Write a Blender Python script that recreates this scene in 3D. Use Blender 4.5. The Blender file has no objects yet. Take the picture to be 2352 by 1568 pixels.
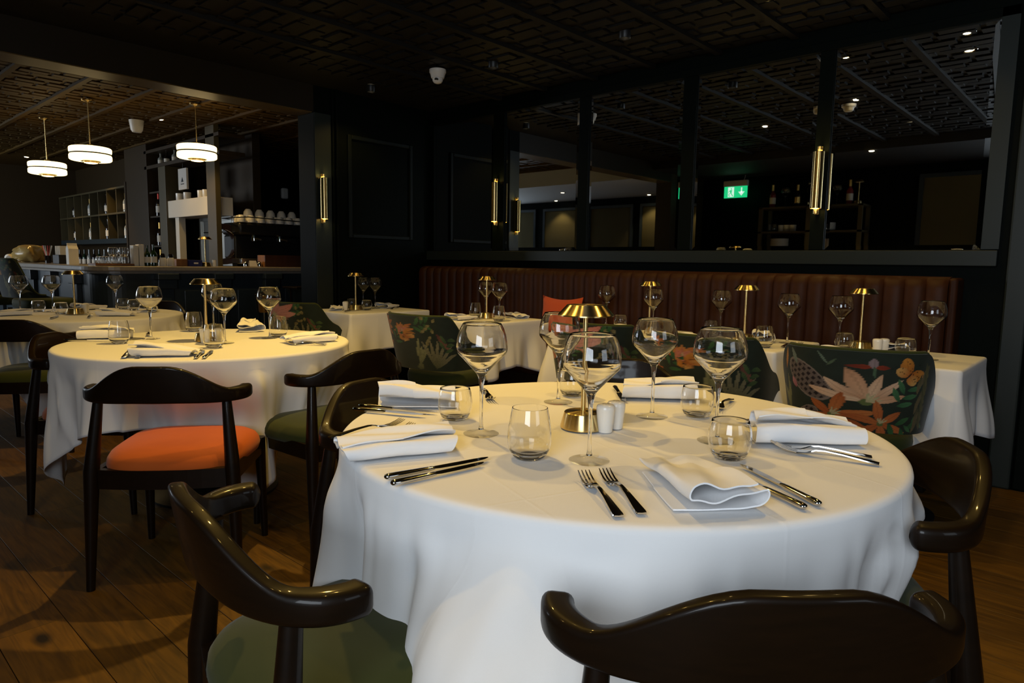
import bpy, math, random
import numpy as np
from mathutils import Vector, Matrix
random.seed(7)
PI = math.pi
SC = bpy.context.scene
COL = SC.collection
def S(r, g, b):
    f = lambda c: (c/255/12.92) if c/255 <= .04045 else ((c/255+.055)/1.055)**2.4
    return (f(r), f(g), f(b), 1)

# ------------------------------------------------------------------ camera
CAM_R = ((.677, -.736, .015), (-.074, -.089, -.993), (.732, .671, -.115))
yaw, pitch, roll = math.radians(-42.49283608), math.radians(6.58535459), math.radians(-.87385793)
def _cam_axes():
    cy, sy = math.cos(yaw), math.sin(yaw)
    f = Vector((sy*math.cos(pitch), cy*math.cos(pitch), -math.sin(pitch)))
    r = Vector((cy, -sy, 0)); d = f.cross(r)
    c, s = math.cos(roll), math.sin(roll)
    r2 = c*r+s*d; d2 = -s*r+c*d
    cv = lambda v: Vector((v.y, -v.x, v.z))     # room axes: x towards the mirror wall, y along it
    return cv(r2), cv(d2), cv(f)
_r, _d, _f = _cam_axes()
cam = bpy.data.cameras.new('camera'); co = bpy.data.objects.new('camera', cam); COL.objects.link(co)
cam.sensor_width = 36; cam.lens = 36*1553.75/2352; cam.clip_start = .05; cam.clip_end = 60
m = Matrix((_r, -_d, -_f)).transposed().to_4x4(); m.translation = (0, 0, 1.16)
co.matrix_world = m
SC.camera = co

# ------------------------------------------------------------------ world, exposure, large lights
SC.view_settings.view_transform = 'Standard'; SC.view_settings.look = 'None'
SC.view_settings.gamma = 1; SC.view_settings.use_curve_mapping = False
SC.view_settings.exposure = 0.0
w = bpy.data.worlds.new('world'); SC.world = w; w.use_nodes = True
w.node_tree.nodes['Background'].inputs[0].default_value = (.55, .65, .8, 1)
w.node_tree.nodes['Background'].inputs[1].default_value = .004
cy_ = SC.cycles
cy_.max_bounces = 16; cy_.transmission_bounces = 12; cy_.glossy_bounces = 6; cy_.diffuse_bounces = 3
cy_.transparent_max_bounces = 24; cy_.sample_clamp_indirect = 3.0; cy_.blur_glossy = .5
cy_.caustics_reflective = False; cy_.caustics_refractive = True
XM = -1.20; XL = -1.95
def area(name, loc, size, power, color, rot):
    l = bpy.data.lights.new(name, 'AREA'); l.shape = 'RECTANGLE'; l.size, l.size_y = size
    l.energy = power; l.color = color
    o = bpy.data.objects.new(name, l); o.location = loc; o.rotation_euler = rot; COL.objects.link(o); return o
# daylight through the windows behind the camera, then added fill for the side room
area('window_daylight', (XM-.01, -.40, 1.62), (1.5, 1.2), 60, (.82, .91, 1.0), (PI/2, 0, -PI/2))
area('window_daylight', (.9, -2.53, 1.62), (1.3, 1.2), 11, (.80, .90, 1.0), (-PI/2, 0, PI))
area('window_daylight', (-.8, 13.85, 1.6), (1.6, 1.2), 22, (.80, .90, 1.0), (-PI/2, 0, 0))  # added cool fill for the white ceiling and blinds; no window in this wall
area('window_daylight', (XL+.02, 11.2, 1.6), (1.5, 1.2), 105, (.80, .90, 1.0), (PI/2, 0, -PI/2))  # added fill to brighten the side room; the wall has no window here
def spot(loc, power, color=(1, .63, .15), size=75, blend=.5, aim=None):
    l = bpy.data.lights.new('downlight_beam', 'SPOT'); l.energy = power; l.color = color
    l.spot_size = math.radians(size); l.spot_blend = blend; l.shadow_soft_size = .025
    o = bpy.data.objects.new('downlight_beam', l); o.location = loc
    if aim: o.rotation_euler = (Vector(aim)-Vector(loc)).to_track_quat('-Z', 'Y').to_euler()
    COL.objects.link(o)
ZC, ZB = 2.6, 2.66
#         x     y    power  visible fitting at this place
SPOTS = [(1.25, 1.75, 36), (2.05, .45, 30), (.55, .95, 9), (1.83, 2.94, 138), (2.45, 1.9, 4), (3.41, .94, 9), (3.81, .89, 9), (3.72, 1.60, 14), (3.66, 2.45, 11), (3.60, 3.52, 9), (3.45, 4.78, 8), (.25, 2.35, 9)]
SHIELD = [False]*8+[True]*3+[False]
def zfit(x): return ZC if x > .32 else ZC-.10
for (x, y, p), h in zip(SPOTS, SHIELD): spot((x, y, zfit(x)-(.062 if h else .032)), p, size=125, blend=.6)
BSPOTS = [(1.45, 5.9, 28), (2.98, 6.41, 20), (2.98, 7.40, 34), (2.98, 7.96, 18), (2.90, 8.6, 18), (2.98, 11.0, 42), (2.75, 12.6, 28)]
WSPOTS = [(-1.72, 6.45, 12), (-1.72, 8.55, 12), (-.6, 7.5, 10)]
for x, y, p in WSPOTS: spot((x, y, 2.365), p, color=(1, .72, .36), size=100)
for x, y, p in BSPOTS: spot((x, y, ZB-.032), p, color=(1, .62, .18), size=95)

# ------------------------------------------------------------------ helpers
class MB:
    def __init__(s): s.v = []; s.f = []
    def add(s, vs, fs):
        n = len(s.v); s.v += [tuple(v) for v in vs]; s.f += [tuple(i+n for i in f) for f in fs]; return s
    def box(s, lo, hi, rz=0, c=None):
        x0, y0, z0 = lo; x1, y1, z1 = hi
        vs = [(x0, y0, z0), (x1, y0, z0), (x1, y1, z0), (x0, y1, z0), (x0, y0, z1), (x1, y0, z1), (x1, y1, z1), (x0, y1, z1)]
        if rz:
            c = c or ((x0+x1)/2, (y0+y1)/2); cs, sn = math.cos(rz), math.sin(rz)
            vs = [(c[0]+(x-c[0])*cs-(y-c[1])*sn, c[1]+(x-c[0])*sn+(y-c[1])*cs, z) for x, y, z in vs]
        return s.add(vs, [(3, 2, 1, 0), (4, 5, 6, 7), (0, 1, 5, 4), (1, 2, 6, 5), (2, 3, 7, 6), (3, 0, 4, 7)])
    def loft(s, rings, caps=True, closed=True, wrap=False):
        n = len(rings[0]); vs = [p for r in rings for p in r]; fs = []
        R = len(rings)
        for i in range(R if wrap else R-1):
            a, b = i*n, ((i+1) % R)*n
            for j in range(n if closed else n-1):
                k = (j+1) % n; fs.append((a+j, a+k, b+k, b+j))
        if caps and closed and not wrap:
            fs.append(tuple(range(n-1, -1, -1))); fs.append(tuple((R-1)*n+j for j in range(n)))
        return s.add(vs, fs)
    def lathe(s, prof, seg=24, c=(0, 0, 0)):
        # profile of (r, z); r == 0 collapses to a pole
        rows = []; vs = []
        for r, z in prof:
            if r <= 1e-6: rows.append([len(vs)]); vs.append((c[0], c[1], c[2]+z))
            else:
                rows.append(list(range(len(vs), len(vs)+seg)))
                vs += [(c[0]+r*math.cos(2*PI*j/seg), c[1]+r*math.sin(2*PI*j/seg), c[2]+z) for j in range(seg)]
        fs = []
        for a, b in zip(rows, rows[1:]):
            if len(a) == 1 and len(b) == 1: continue
            for j in range(seg):
                k = (j+1) % seg
                if len(a) == 1: fs.append((a[0], b[k], b[j]))
                elif len(b) == 1: fs.append((a[j], a[k], b[0]))
                else: fs.append((a[j], a[k], b[k], b[j]))
        return s.add(vs, fs)
    def tube(s, pts, rad, seg=8):
        pts = [Vector(p) for p in pts]
        rad = [rad]*len(pts) if not hasattr(rad, '__len__') else rad
        rings = []; up = Vector((0, 0, 1))
        for i, p in enumerate(pts):
            t = (pts[min(i+1, len(pts)-1)]-pts[max(i-1, 0)]).normalized()
            a = t.cross(up)
            if a.length < .05: a = t.cross(Vector((0, 1, 0)))
            a.normalize(); b = t.cross(a)
            rings.append([p+rad[i]*(math.cos(2*PI*j/seg)*a+math.sin(2*PI*j/seg)*b) for j in range(seg)])
        return s.loft(rings)
    def grid(s, P):      # P[i][j] points
        ni, nj = len(P), len(P[0])
        return s.add([q for r in P for q in r], [(i*nj+j, i*nj+j+1, (i+1)*nj+j+1, (i+1)*nj+j) for i in range(ni-1) for j in range(nj-1)])
    def mesh(s, name, mat, smooth=True, angle=40):
        me = bpy.data.meshes.new(name); me.from_pydata(s.v, [], s.f); me.update()
        import bmesh
        bm = bmesh.new(); bm.from_mesh(me); bmesh.ops.recalc_face_normals(bm, faces=bm.faces); bm.to_mesh(me); bm.free()
        if smooth:
            me.polygons.foreach_set('use_smooth', [True]*len(me.polygons)); me.set_sharp_from_angle(angle=math.radians(angle))
        if mat: me.materials.append(mat)
        return me
def link(name, me, parent=None, loc=(0, 0, 0), rz=0, rot=None):
    o = bpy.data.objects.new(name, me); COL.objects.link(o); o.parent = parent; o.location = loc
    o.rotation_euler = rot or (0, 0, rz); return o
def build(mb, name, mat, parent=None, loc=(0, 0, 0), rz=0, smooth=True, angle=40, bevel=0, rot=None):
    o = link(name, mb.mesh(name, mat, smooth, angle), parent, loc, rz, rot)
    if bevel:
        b = o.modifiers.new('bevel', 'BEVEL'); b.width = bevel; b.segments = 2; b.limit_method = 'ANGLE'
    return o
def thing(name, label, cat, loc=(0, 0, 0), rz=0, group=None):
    o = bpy.data.objects.new(name, None); COL.objects.link(o); o.location = loc; o.rotation_euler = (0, 0, rz)
    o.empty_display_size = .05
    return tag(o, label, cat, group)
def tag(o, label, cat, group=None):
    o['label'] = label; o['category'] = cat
    if group: o['group'] = group
    elif 'group' in o: del o['group']
    return o
def struct(o): o['kind'] = 'structure'; return o
def dup(root, loc, rz, label, group=None, swap=None):
    r = root.copy(); COL.objects.link(r); r.location = loc; r.rotation_euler = (0, 0, rz); r['label'] = label
    if group: r['group'] = group
    for ch in list(root.children):
        c = ch.copy(); COL.objects.link(c); c.parent = r
        if swap and swap.get(ch.name.split('.')[0]): c.data = swap[ch.name.split('.')[0]]
        for g in list(ch.children):
            d = g.copy(); COL.objects.link(d); d.parent = c
    return r

# ------------------------------------------------------------------ materials
def mat(name, col, rough=.5, metal=0, spec=.5, coat=0, sheen=0, emit=None, estr=0, bump=0, bscale=50, var=0, vscale=6, col2=None, coatr=.1, stretch=None):
    m = bpy.data.materials.new(name); m.use_nodes = True; nt = m.node_tree; b = nt.nodes['Principled BSDF']
    b.inputs['Base Color'].default_value = col; b.inputs['Roughness'].default_value = rough; b.inputs['Metallic'].default_value = metal
    b.inputs['Specular IOR Level'].default_value = spec; b.inputs['Coat Weight'].default_value = coat; b.inputs['Coat Roughness'].default_value = coatr
    b.inputs['Sheen Weight'].default_value = sheen
    if emit: b.inputs['Emission Color'].default_value = emit; b.inputs['Emission Strength'].default_value = estr
    if var or bump:
        tc = nt.nodes.new('ShaderNodeTexCoord'); out = tc.outputs['Object']
        if stretch:
            mp = nt.nodes.new('ShaderNodeMapping'); mp.inputs['Scale'].default_value = stretch; nt.links.new(out, mp.inputs[0]); out = mp.outputs[0]
    if var:
        n = nt.nodes.new('ShaderNodeTexNoise'); n.inputs['Scale'].default_value = vscale; n.inputs['Detail'].default_value = 6; nt.links.new(out, n.inputs[0])
        r = nt.nodes.new('ShaderNodeValToRGB'); r.color_ramp.elements[0].position = .5-var/2; r.color_ramp.elements[1].position = .5+var/2
        r.color_ramp.elements[0].color = col; r.color_ramp.elements[1].color = col2 or col
        nt.links.new(n.outputs[0], r.inputs[0]); nt.links.new(r.outputs[0], b.inputs['Base Color'])
    if bump:
        n = nt.nodes.new('ShaderNodeTexNoise'); n.inputs['Scale'].default_value = bscale; n.inputs['Detail'].default_value = 4; nt.links.new(out, n.inputs[0])
        bp = nt.nodes.new('ShaderNodeBump'); bp.inputs['Strength'].default_value = bump; bp.inputs['Distance'].default_value = .002
        nt.links.new(n.outputs[0], bp.inputs['Height']); nt.links.new(bp.outputs[0], b.inputs['Normal'])
    return m
def glassmat(name, col=(1, 1, 1, 1), ior=1.5, solid=.5):
    # blown glass: refracting body mixed with straight transmission, so that thin walls pass light
    m = bpy.data.materials.new(name); m.use_nodes = True; nt = m.node_tree; nt.nodes.remove(nt.nodes['Principled BSDF'])
    g = nt.nodes.new('ShaderNodeBsdfGlass'); g.inputs['Color'].default_value = col; g.inputs['Roughness'].default_value = 0; g.inputs['IOR'].default_value = ior
    tr = nt.nodes.new('ShaderNodeBsdfTransparent'); gl = nt.nodes.new('ShaderNodeBsdfGlossy'); gl.inputs['Roughness'].default_value = 0
    fr = nt.nodes.new('ShaderNodeFresnel'); ge = nt.nodes.new('ShaderNodeNewGeometry'); mt = nt.nodes.new('ShaderNodeMath'); mt.operation = 'MULTIPLY_ADD'
    mt.inputs[1].default_value = 1/ior-ior; mt.inputs[2].default_value = ior; nt.links.new(ge.outputs['Backfacing'], mt.inputs[0]); nt.links.new(mt.outputs[0], fr.inputs[0])
    m1 = nt.nodes.new('ShaderNodeMixShader'); m2 = nt.nodes.new('ShaderNodeMixShader'); m2.inputs[0].default_value = solid
    nt.links.new(fr.outputs[0], m1.inputs[0]); nt.links.new(tr.outputs[0], m1.inputs[1]); nt.links.new(gl.outputs[0], m1.inputs[2])
    nt.links.new(m1.outputs[0], m2.inputs[1]); nt.links.new(g.outputs[0], m2.inputs[2]); nt.links.new(m2.outputs[0], nt.nodes['Material Output'].inputs[0]); return m
M = {}
M['linen'] = mat('white_linen', (.80, .80, .80, 1), .85, spec=.2, bump=.15, bscale=900)
def creases(m, pitch=.33):
    nt = m.node_tree; L = nt.links.new; tc = nt.nodes.new('ShaderNodeTexCoord'); sp = nt.nodes.new('ShaderNodeSeparateXYZ'); mp = nt.nodes.new('ShaderNodeMapping')
    mp.inputs['Rotation'].default_value = (0, 0, .35); mp.inputs['Location'].default_value = (.12, .05, 0); L(tc.outputs['Object'], mp.inputs[0]); L(mp.outputs[0], sp.inputs[0]); outs = []
    for k in range(2):
        pp = nt.nodes.new('ShaderNodeMath'); pp.operation = 'PINGPONG'; pp.inputs[1].default_value = pitch/2; L(sp.outputs[k], pp.inputs[0])
        mr = nt.nodes.new('ShaderNodeMapRange'); mr.inputs[1].default_value = 0; mr.inputs[2].default_value = .006; mr.inputs[3].default_value = 1; mr.inputs[4].default_value = 0; L(pp.outputs[0], mr.inputs[0]); outs.append(mr)
    ad = nt.nodes.new('ShaderNodeMath'); ad.operation = 'MAXIMUM'; L(outs[0].outputs[0], ad.inputs[0]); L(outs[1].outputs[0], ad.inputs[1])
    bp = nt.nodes.new('ShaderNodeBump'); bp.inputs['Strength'].default_value = .22; bp.inputs['Distance'].default_value = .0012; L(ad.outputs[0], bp.inputs['Height'])
    old = [n for n in nt.nodes if n.type == 'BUMP' and n != bp][0]; L(old.outputs[0], bp.inputs['Normal']); L(bp.outputs[0], nt.nodes['Principled BSDF'].inputs['Normal'])
creases(M['linen'])
M['napkin'] = mat('napkin_cotton', (.86, .86, .87, 1), .9, spec=.15, bump=.12, bscale=700)
M['wood'] = mat('dark_stained_wood', S(17, 9, 3), .45, spec=.13, coat=.2, coatr=.07, var=.5, vscale=14, col2=S(24, 13, 4), stretch=(1, 1, 6))
M['orange'] = mat('orange_velvet', S(172, 80, 24), .8, spec=.2, sheen=.1, var=.6, vscale=5, col2=S(186, 92, 34))
M['green'] = mat('green_velvet', S(44, 52, 16), .8, spec=.2, sheen=.1, var=.6, vscale=5, col2=S(54, 60, 22))
M['leather'] = mat('brown_leather', S(66, 34, 12), .55, spec=.2, var=.6, vscale=9, col2=S(48, 23, 8), bump=.3, bscale=160)
M['pillow'] = mat('orange_cotton', S(196, 78, 30), .85, sheen=.2, bump=.2, bscale=400)
M['brass'] = mat('brushed_brass', (.74, .55, .24, 1), .30, metal=1)
_nt = M['brass'].node_tree; _b = _nt.nodes['Principled BSDF']; _t = _nt.nodes.new('ShaderNodeTangent'); _t.direction_type = 'RADIAL'; _t.axis = 'Z'
_b.inputs['Anisotropic'].default_value = .9; _b.inputs['Anisotropic Rotation'].default_value = .25; _b.inputs['Roughness'].default_value = .26; _nt.links.new(_t.outputs[0], _b.inputs['Tangent'])
M['steel'] = mat('polished_steel', (.62, .60, .57, 1), .10, metal=1)
M['blackmetal'] = mat('black_metal', (.012, .012, .012, 1), .4, spec=.4)
M['chrome'] = mat('chrome', (.7, .7, .7, 1), .08, metal=1)
M['brushed'] = mat('brushed_steel', (.5, .5, .47, 1), .3, metal=1)
M['porcelain'] = mat('white_porcelain', (.82, .80, .75, 1), .25, coat=.3)
M['wall'] = mat('dark_green_paint', S(5, 10, 6), .6, spec=.07)
M['trim'] = mat('grey_green_paint', S(32, 38, 35), .42, spec=.3)
M['moulding'] = mat('dim_green_moulding', S(13, 19, 15), .5, spec=.15)
M['bluegrey'] = mat('blue_grey_paint', S(40, 50, 56), .35, spec=.5)
M['olive'] = mat('olive_paint', S(74, 66, 42), .5)
M['brownwall'] = mat('brown_paint', S(52, 40, 22), .5, spec=.3)
M['ceiling'] = mat('ceiling_paint', S(24, 22, 19), .55, spec=.22)
M['ceilingbar'] = mat('ceiling_paint_warm', S(72, 52, 10), .6, spec=.2)
M['underside'] = mat('pale_underside_paint', S(84, 66, 30), .35, spec=.5)  # brightness of the lit lintel underside put into a paler colour
M['lintel'] = mat('lintel_paint', S(34, 26, 11), .4, spec=.3)
M['whiteceil'] = mat('white_ceiling_paint', S(190, 192, 196), .8)
M['plain'] = mat('dark_ceiling_paint', S(16, 12, 9), .7)
M['mirror'] = mat('mirror_glass', (.80, .84, .84, 1), .012, metal=1)
M['glass'] = glassmat('clear_glass', solid=1.0); M['glassfoot'] = glassmat('clear_stem_glass', solid=0.0)
M['greenglass'] = mat('green_bottle_glass', (.012, .03, .012, 1), .06, spec=.6)
M['darkglass'] = mat('dark_bottle_glass', (.012, .008, .006, 1), .06, spec=.6)
M['pinkglass'] = mat('rose_bottle_glass', (.22, .03, .03, 1), .08, spec=.6)
M['paleglass'] = mat('pale_bottle_glass', (.30, .32, .30, 1), .06, spec=.6)
M['label'] = mat('paper_label', (.70, .66, .58, 1), .8)
M['gold'] = mat('gold_foil', (.75, .48, .14, 1), .35, metal=.9)
M['red'] = mat('red_foil', (.6, .06, .04, 1), .4, metal=.4)
M['card'] = mat('white_card', (.72, .68, .60, 1), .8)
M['timber'] = mat('pale_timber', S(140, 92, 46), .6, var=.5, vscale=20, col2=S(112, 70, 32), stretch=(1, 1, .2))
M['darktimber'] = mat('reddish_timber', S(70, 38, 22), .5, var=.5, vscale=20, col2=S(52, 28, 16), stretch=(1, 1, .2))
M['blue'] = mat('blue_box', S(24, 32, 92), .6)
M['plastic'] = mat('white_plastic', (.72, .70, .66, 1), .4)
M['counter'] = mat('grey_stone_counter', S(150, 142, 130), .28, var=.6, vscale=30, col2=S(128, 120, 110))
M['blind'] = mat('olive_blind_fabric', S(92, 84, 52), .9, bump=.2, bscale=300)
M['amber'] = mat('amber_wrap', (.40, .27, .09, 1), .28)
M['subfloor'] = mat('subfloor', (.01, .006, .003, 1), .9)
M['lens'] = mat('lit_lens', (.9, .8, .6, 1), .4, emit=(1, .80, .50, 1), estr=22)
M['lens_low'] = mat('deep_set_lens', (.9, .8, .6, 1), .4, emit=(1, .80, .50, 1), estr=3)
M['sconce_lens'] = mat('sconce_lit_lens', (.9, .8, .5, 1), .4, emit=(1, .70, .22, 1), estr=45)
M['opal'] = mat('lit_opal_glass', (.9, .85, .75, 1), .3, emit=(1, .73, .33, 1), estr=3.6)
M['opal_low'] = mat('lit_lower_lens', (.9, .8, .6, 1), .3, emit=(1, .72, .34, 1), estr=5.0)
M['signgreen'] = mat('lit_green_sign', (0, .3, .12, 1), .5, emit=(.015, .62, .22, 1), estr=1.1)
M['signwhite'] = mat('lit_white_sign', (.8, .9, .85, 1), .5, emit=(.75, 1, .85, 1), estr=1.0)

def plank_mat():
    m = bpy.data.materials.new('oiled_oak'); m.use_nodes = True; nt = m.node_tree; L = nt.links.new; b = nt.nodes['Principled BSDF']
    tc = nt.nodes.new('ShaderNodeTexCoord'); oi = nt.nodes.new('ShaderNodeObjectInfo')
    ad = nt.nodes.new('ShaderNodeVectorMath'); ad.operation = 'MULTIPLY_ADD'; ad.inputs[1].default_value = (1, 1, 1)
    cmb = nt.nodes.new('ShaderNodeCombineXYZ'); mul = nt.nodes.new('ShaderNodeMath'); mul.operation = 'MULTIPLY'; mul.inputs[1].default_value = 37
    L(oi.outputs['Random'], mul.inputs[0]); L(mul.outputs[0], cmb.inputs[0]); L(mul.outputs[0], cmb.inputs[1]); L(tc.outputs['Object'], ad.inputs[0]); L(cmb.outputs[0], ad.inputs[2])
    mp = nt.nodes.new('ShaderNodeMapping'); mp.inputs['Scale'].default_value = (14, 1.3, 1); L(ad.outputs[0], mp.inputs[0])
    n1 = nt.nodes.new('ShaderNodeTexNoise'); n1.inputs['Scale'].default_value = 1.2; n1.inputs['Detail'].default_value = 3; n1.inputs['Distortion'].default_value = .8; L(mp.outputs[0], n1.inputs[0])
    wv = nt.nodes.new('ShaderNodeMath'); wv.operation = 'MULTIPLY'; wv.inputs[1].default_value = 46; L(n1.outputs[0], wv.inputs[0])
    sn = nt.nodes.new('ShaderNodeMath'); sn.operation = 'SINE'; L(wv.outputs[0], sn.inputs[0])
    n2 = nt.nodes.new('ShaderNodeTexNoise'); n2.inputs['Scale'].default_value = 3; n2.inputs['Detail'].default_value = 8; L(mp.outputs[0], n2.inputs[0])
    mx = nt.nodes.new('ShaderNodeMath'); mx.operation = 'MULTIPLY_ADD'; mx.inputs[1].default_value = .10; L(sn.outputs[0], mx.inputs[0]); L(n2.outputs[0], mx.inputs[2])
    r2 = nt.nodes.new('ShaderNodeMath'); r2.operation = 'MULTIPLY_ADD'; r2.inputs[1].default_value = .30; L(oi.outputs['Random'], r2.inputs[0]); L(mx.outputs[0], r2.inputs[2])
    cr = nt.nodes.new('ShaderNodeValToRGB'); e = cr.color_ramp.elements
    e[0].position = .30; e[0].color = S(60, 40, 4); e[1].position = .95; e[1].color = S(104, 72, 13)
    L(r2.outputs[0], cr.inputs[0])
    vo = nt.nodes.new('ShaderNodeTexVoronoi'); vo.inputs['Scale'].default_value = 1.0; vo.inputs['Randomness'].default_value = 1
    mp2 = nt.nodes.new('ShaderNodeMapping'); mp2.inputs['Scale'].default_value = (3.2, 1.6, 1); L(ad.outputs[0], mp2.inputs[0]); L(mp2.outputs[0], vo.inputs[0])
    kr = nt.nodes.new('ShaderNodeValToRGB'); kr.color_ramp.elements[0].position = .035; kr.color_ramp.elements[0].color = (.06, .04, .03, 1); kr.color_ramp.elements[1].position = .10
    L(vo.outputs['Distance'], kr.inputs[0])
    mm = nt.nodes.new('ShaderNodeMix'); mm.data_type = 'RGBA'; mm.blend_type = 'MULTIPLY'; mm.inputs[0].default_value = 1
    L(cr.outputs[0], mm.inputs[6]); L(kr.outputs[0], mm.inputs[7]); L(mm.outputs[2], b.inputs['Base Color'])
    b.inputs['Roughness'].default_value = .55; b.inputs['Specular IOR Level'].default_value = .35
    bp = nt.nodes.new('ShaderNodeBump'); bp.inputs['Strength'].default_value = .25; bp.inputs['Distance'].default_value = .002; L(mx.outputs[0], bp.inputs['Height']); L(bp.outputs[0], b.inputs['Normal'])
    return m
M['oak'] = plank_mat()
def print_mat():
    m = bpy.data.materials.new('printed_floral_velvet'); m.use_nodes = True; nt = m.node_tree; b = nt.nodes['Principled BSDF']
    a = nt.nodes.new('ShaderNodeVertexColor'); a.layer_name = 'print'
    nt.links.new(a.outputs[0], b.inputs['Base Color']); b.inputs['Roughness'].default_value = .7; b.inputs['Sheen Weight'].default_value = .15; b.inputs['Specular IOR Level'].default_value = .3
    return m
M['print'] = print_mat()

# ------------------------------------------------------------------ room shell
XW = 4.42; YF = 5.15; YF2 = 5.40; XL = -1.95; YB = -2.6; YBAR = 13.9; XBAR = 5.4
fl = struct(build(MB().box((XL-.1, YB-.1, -.12), (XBAR, YBAR, -.012)), 'floor', M['subfloor'], smooth=False))
PW = .1825
pm = []
for ln in (1.9, 1.45, 1.15):
    b = MB(); x0, x1, y0, y1 = .0011, PW-.0011, .0011, ln-.0011; e = .0006
    b.add([(x0, y0, -.012), (x1, y0, -.012), (x1, y1, -.012), (x0, y1, -.012), (x0, y0, -e), (x1, y0, -e), (x1, y1, -e), (x0, y1, -e),
           (x0+e, y0+e, 0), (x1-e, y0+e, 0), (x1-e, y1-e, 0), (x0+e, y1-e, 0)],
          [(0, 1, 5, 4), (1, 2, 6, 5), (2, 3, 7, 6), (3, 0, 4, 7), (4, 5, 9, 8), (5, 6, 10, 9), (6, 7, 11, 10), (7, 4, 8, 11), (8, 9, 10, 11)])
    pm.append((ln, b.mesh('plank', M['oak'], False)))
row = 0
x = .557-PW*13
while x < XW-.05:
    y = -2.4 - random.random()*1.2
    if abs(x-.557) < .01: y = 2.9-1.9*3
    while y < 8.4:
        ln, me = random.choice(pm)
        if abs(x-.557) < .01: ln, me = pm[0]
        if y > -2.6-ln: link('plank', me, fl, (x, y, 0))
        y += ln
    x += PW

def wall(name, lo, hi, m): return struct(build(MB().box(lo, hi), name, m, smooth=False))
wall_r = wall('wall_right', (XW+.004, YB, 0), (XW+.2, YF, ZC+.1), M['wall'])
wall_f = wall('wall_far', (3.14, YF, 0), (XW+.2, YF2, ZB+.1), M['wall'])
wall_post = wall('wall_far', (XL, YF, 0), (-.2, YF2, ZB+.1), M['brownwall'])
lintel = wall('lintel', (-.2, YF, 2.385), (3.14, YF2, ZB+.1), M['lintel'])
wl = MB()
for lo, hi in (((XM-.12, -1.2, 0), (XM, .4, 1.0)), ((XM-.12, -1.2, 2.28), (XM, .4, ZC+.1)), ((XM-.12, .4, 0), (XM, YF2, ZB+.1)), ((XM-.12, YB, 0), (XM, -1.2, ZC+.1))): wl.box(lo, hi)
wall_l = struct(build(wl, 'wall_left', M['wall'], smooth=False))
wall_ls = wall('wall_bar_left', (XL-.12, YF2, 0), (XL, YBAR, ZB+.1), M['wall'])
wb = MB()
for lo, hi in (((XL, YB-.12, 0), (.22, YB, ZC+.1)), ((1.58, YB-.12, 0), (XW+.2, YB, ZC+.1)), ((.22, YB-.12, 0), (1.58, YB, 1.0)), ((.22, YB-.12, 2.25), (1.58, YB, ZC+.1))): wb.box(lo, hi)
wall_b = struct(build(wb, 'wall_back', M['wall'], smooth=False))
wall_br = wall('wall_bar_right', (XBAR, YF2, 0), (XBAR+.15, YBAR, ZB+.1), M['wall'])
wall_bb = wall('wall_bar_back', (XL, YBAR, 0), (XBAR, YBAR+.15, ZB+.1), M['brownwall'])
ceil_m = struct(build(MB().box((.32, YB, ZC), (XW+.2, YF, ZC+.08)), 'ceiling', M['ceiling'], smooth=False))
ceil_low = struct(build(MB().box((XL, YB, ZC-.10), (.32, YF, ZC+.08)), 'ceiling_side', M['plain'], smooth=False))
ceil_b = struct(build(MB().box((.32, YF2, ZB), (XBAR, YBAR, ZB+.08)), 'ceiling_bar', M['ceilingbar'], smooth=False))
ceil_w = struct(build(MB().box((XL, YF2, 2.40), (.32, YBAR, ZB+.08)), 'ceiling_white', M['whiteceil'], smooth=False))

# fretwork panels of the two ceilings: raised overlapping strips inside a square, plus a batten between the rows
FRET = []
for q in range(4):
    x0 = .06+.235*q; off = (.0, .22, .11, .33)[q]
    for a, ln in ((off-.42, .36), (off, .40), (off+.46, .36), (off+.88, .30)):
        y0, y1 = max(.0, a), min(1.0, a+ln)
        if y1-y0 > .05: FRET.append((x0, y0, x0+.165, y1, .010+.006*((q+int(a*10)) % 2)))
    for a in (off+.08, off+.60):
        if 0 < a < .9 and q < 3: FRET.append((x0+.16, a, x0+.24, a+.07, .009))
def fret_mesh(s, mt, swap):
    b = MB()
    for x0, y0, x1, y1, h in FRET:
        if swap: x0, y0, x1, y1 = y0, x0, y1, x1
        b.box((x0*s, y0*s, -h), (x1*s, y1*s, .001))
    return b.mesh('fret_panel', mt, False)
ts = .505
fm = fret_mesh(ts, M['ceiling'], False); bt = MB().box((0, -.022, -.034), (ts, .022, .001)).mesh('batten', M['ceiling'], False)
for i in range(8):
    for j in range(-3, 8):
        xx, yy = .36+i*ts, 1.18+j*ts
        if yy+ts < YF and xx+ts < XW+.05:
            link('fret_panel', fm, ceil_m, (xx, yy, ZC)); link('batten', bt, ceil_m, (xx, yy, ZC))
ts = .50
fm = fret_mesh(ts, M['ceilingbar'], True); bt = MB().box((-.022, 0, -.034), (.022, ts, .001)).mesh('batten', M['ceilingbar'], False)
for i in range(-3, 6):
    for j in range(14):
        xx, yy = 1.905+i*ts, YF2+.03+j*ts
        if xx > .34 and xx+ts < XBAR:
            link('fret_panel', fm, ceil_b, (xx, yy, ZB)); link('batten', bt, ceil_b, (xx, yy, ZB))

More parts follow.
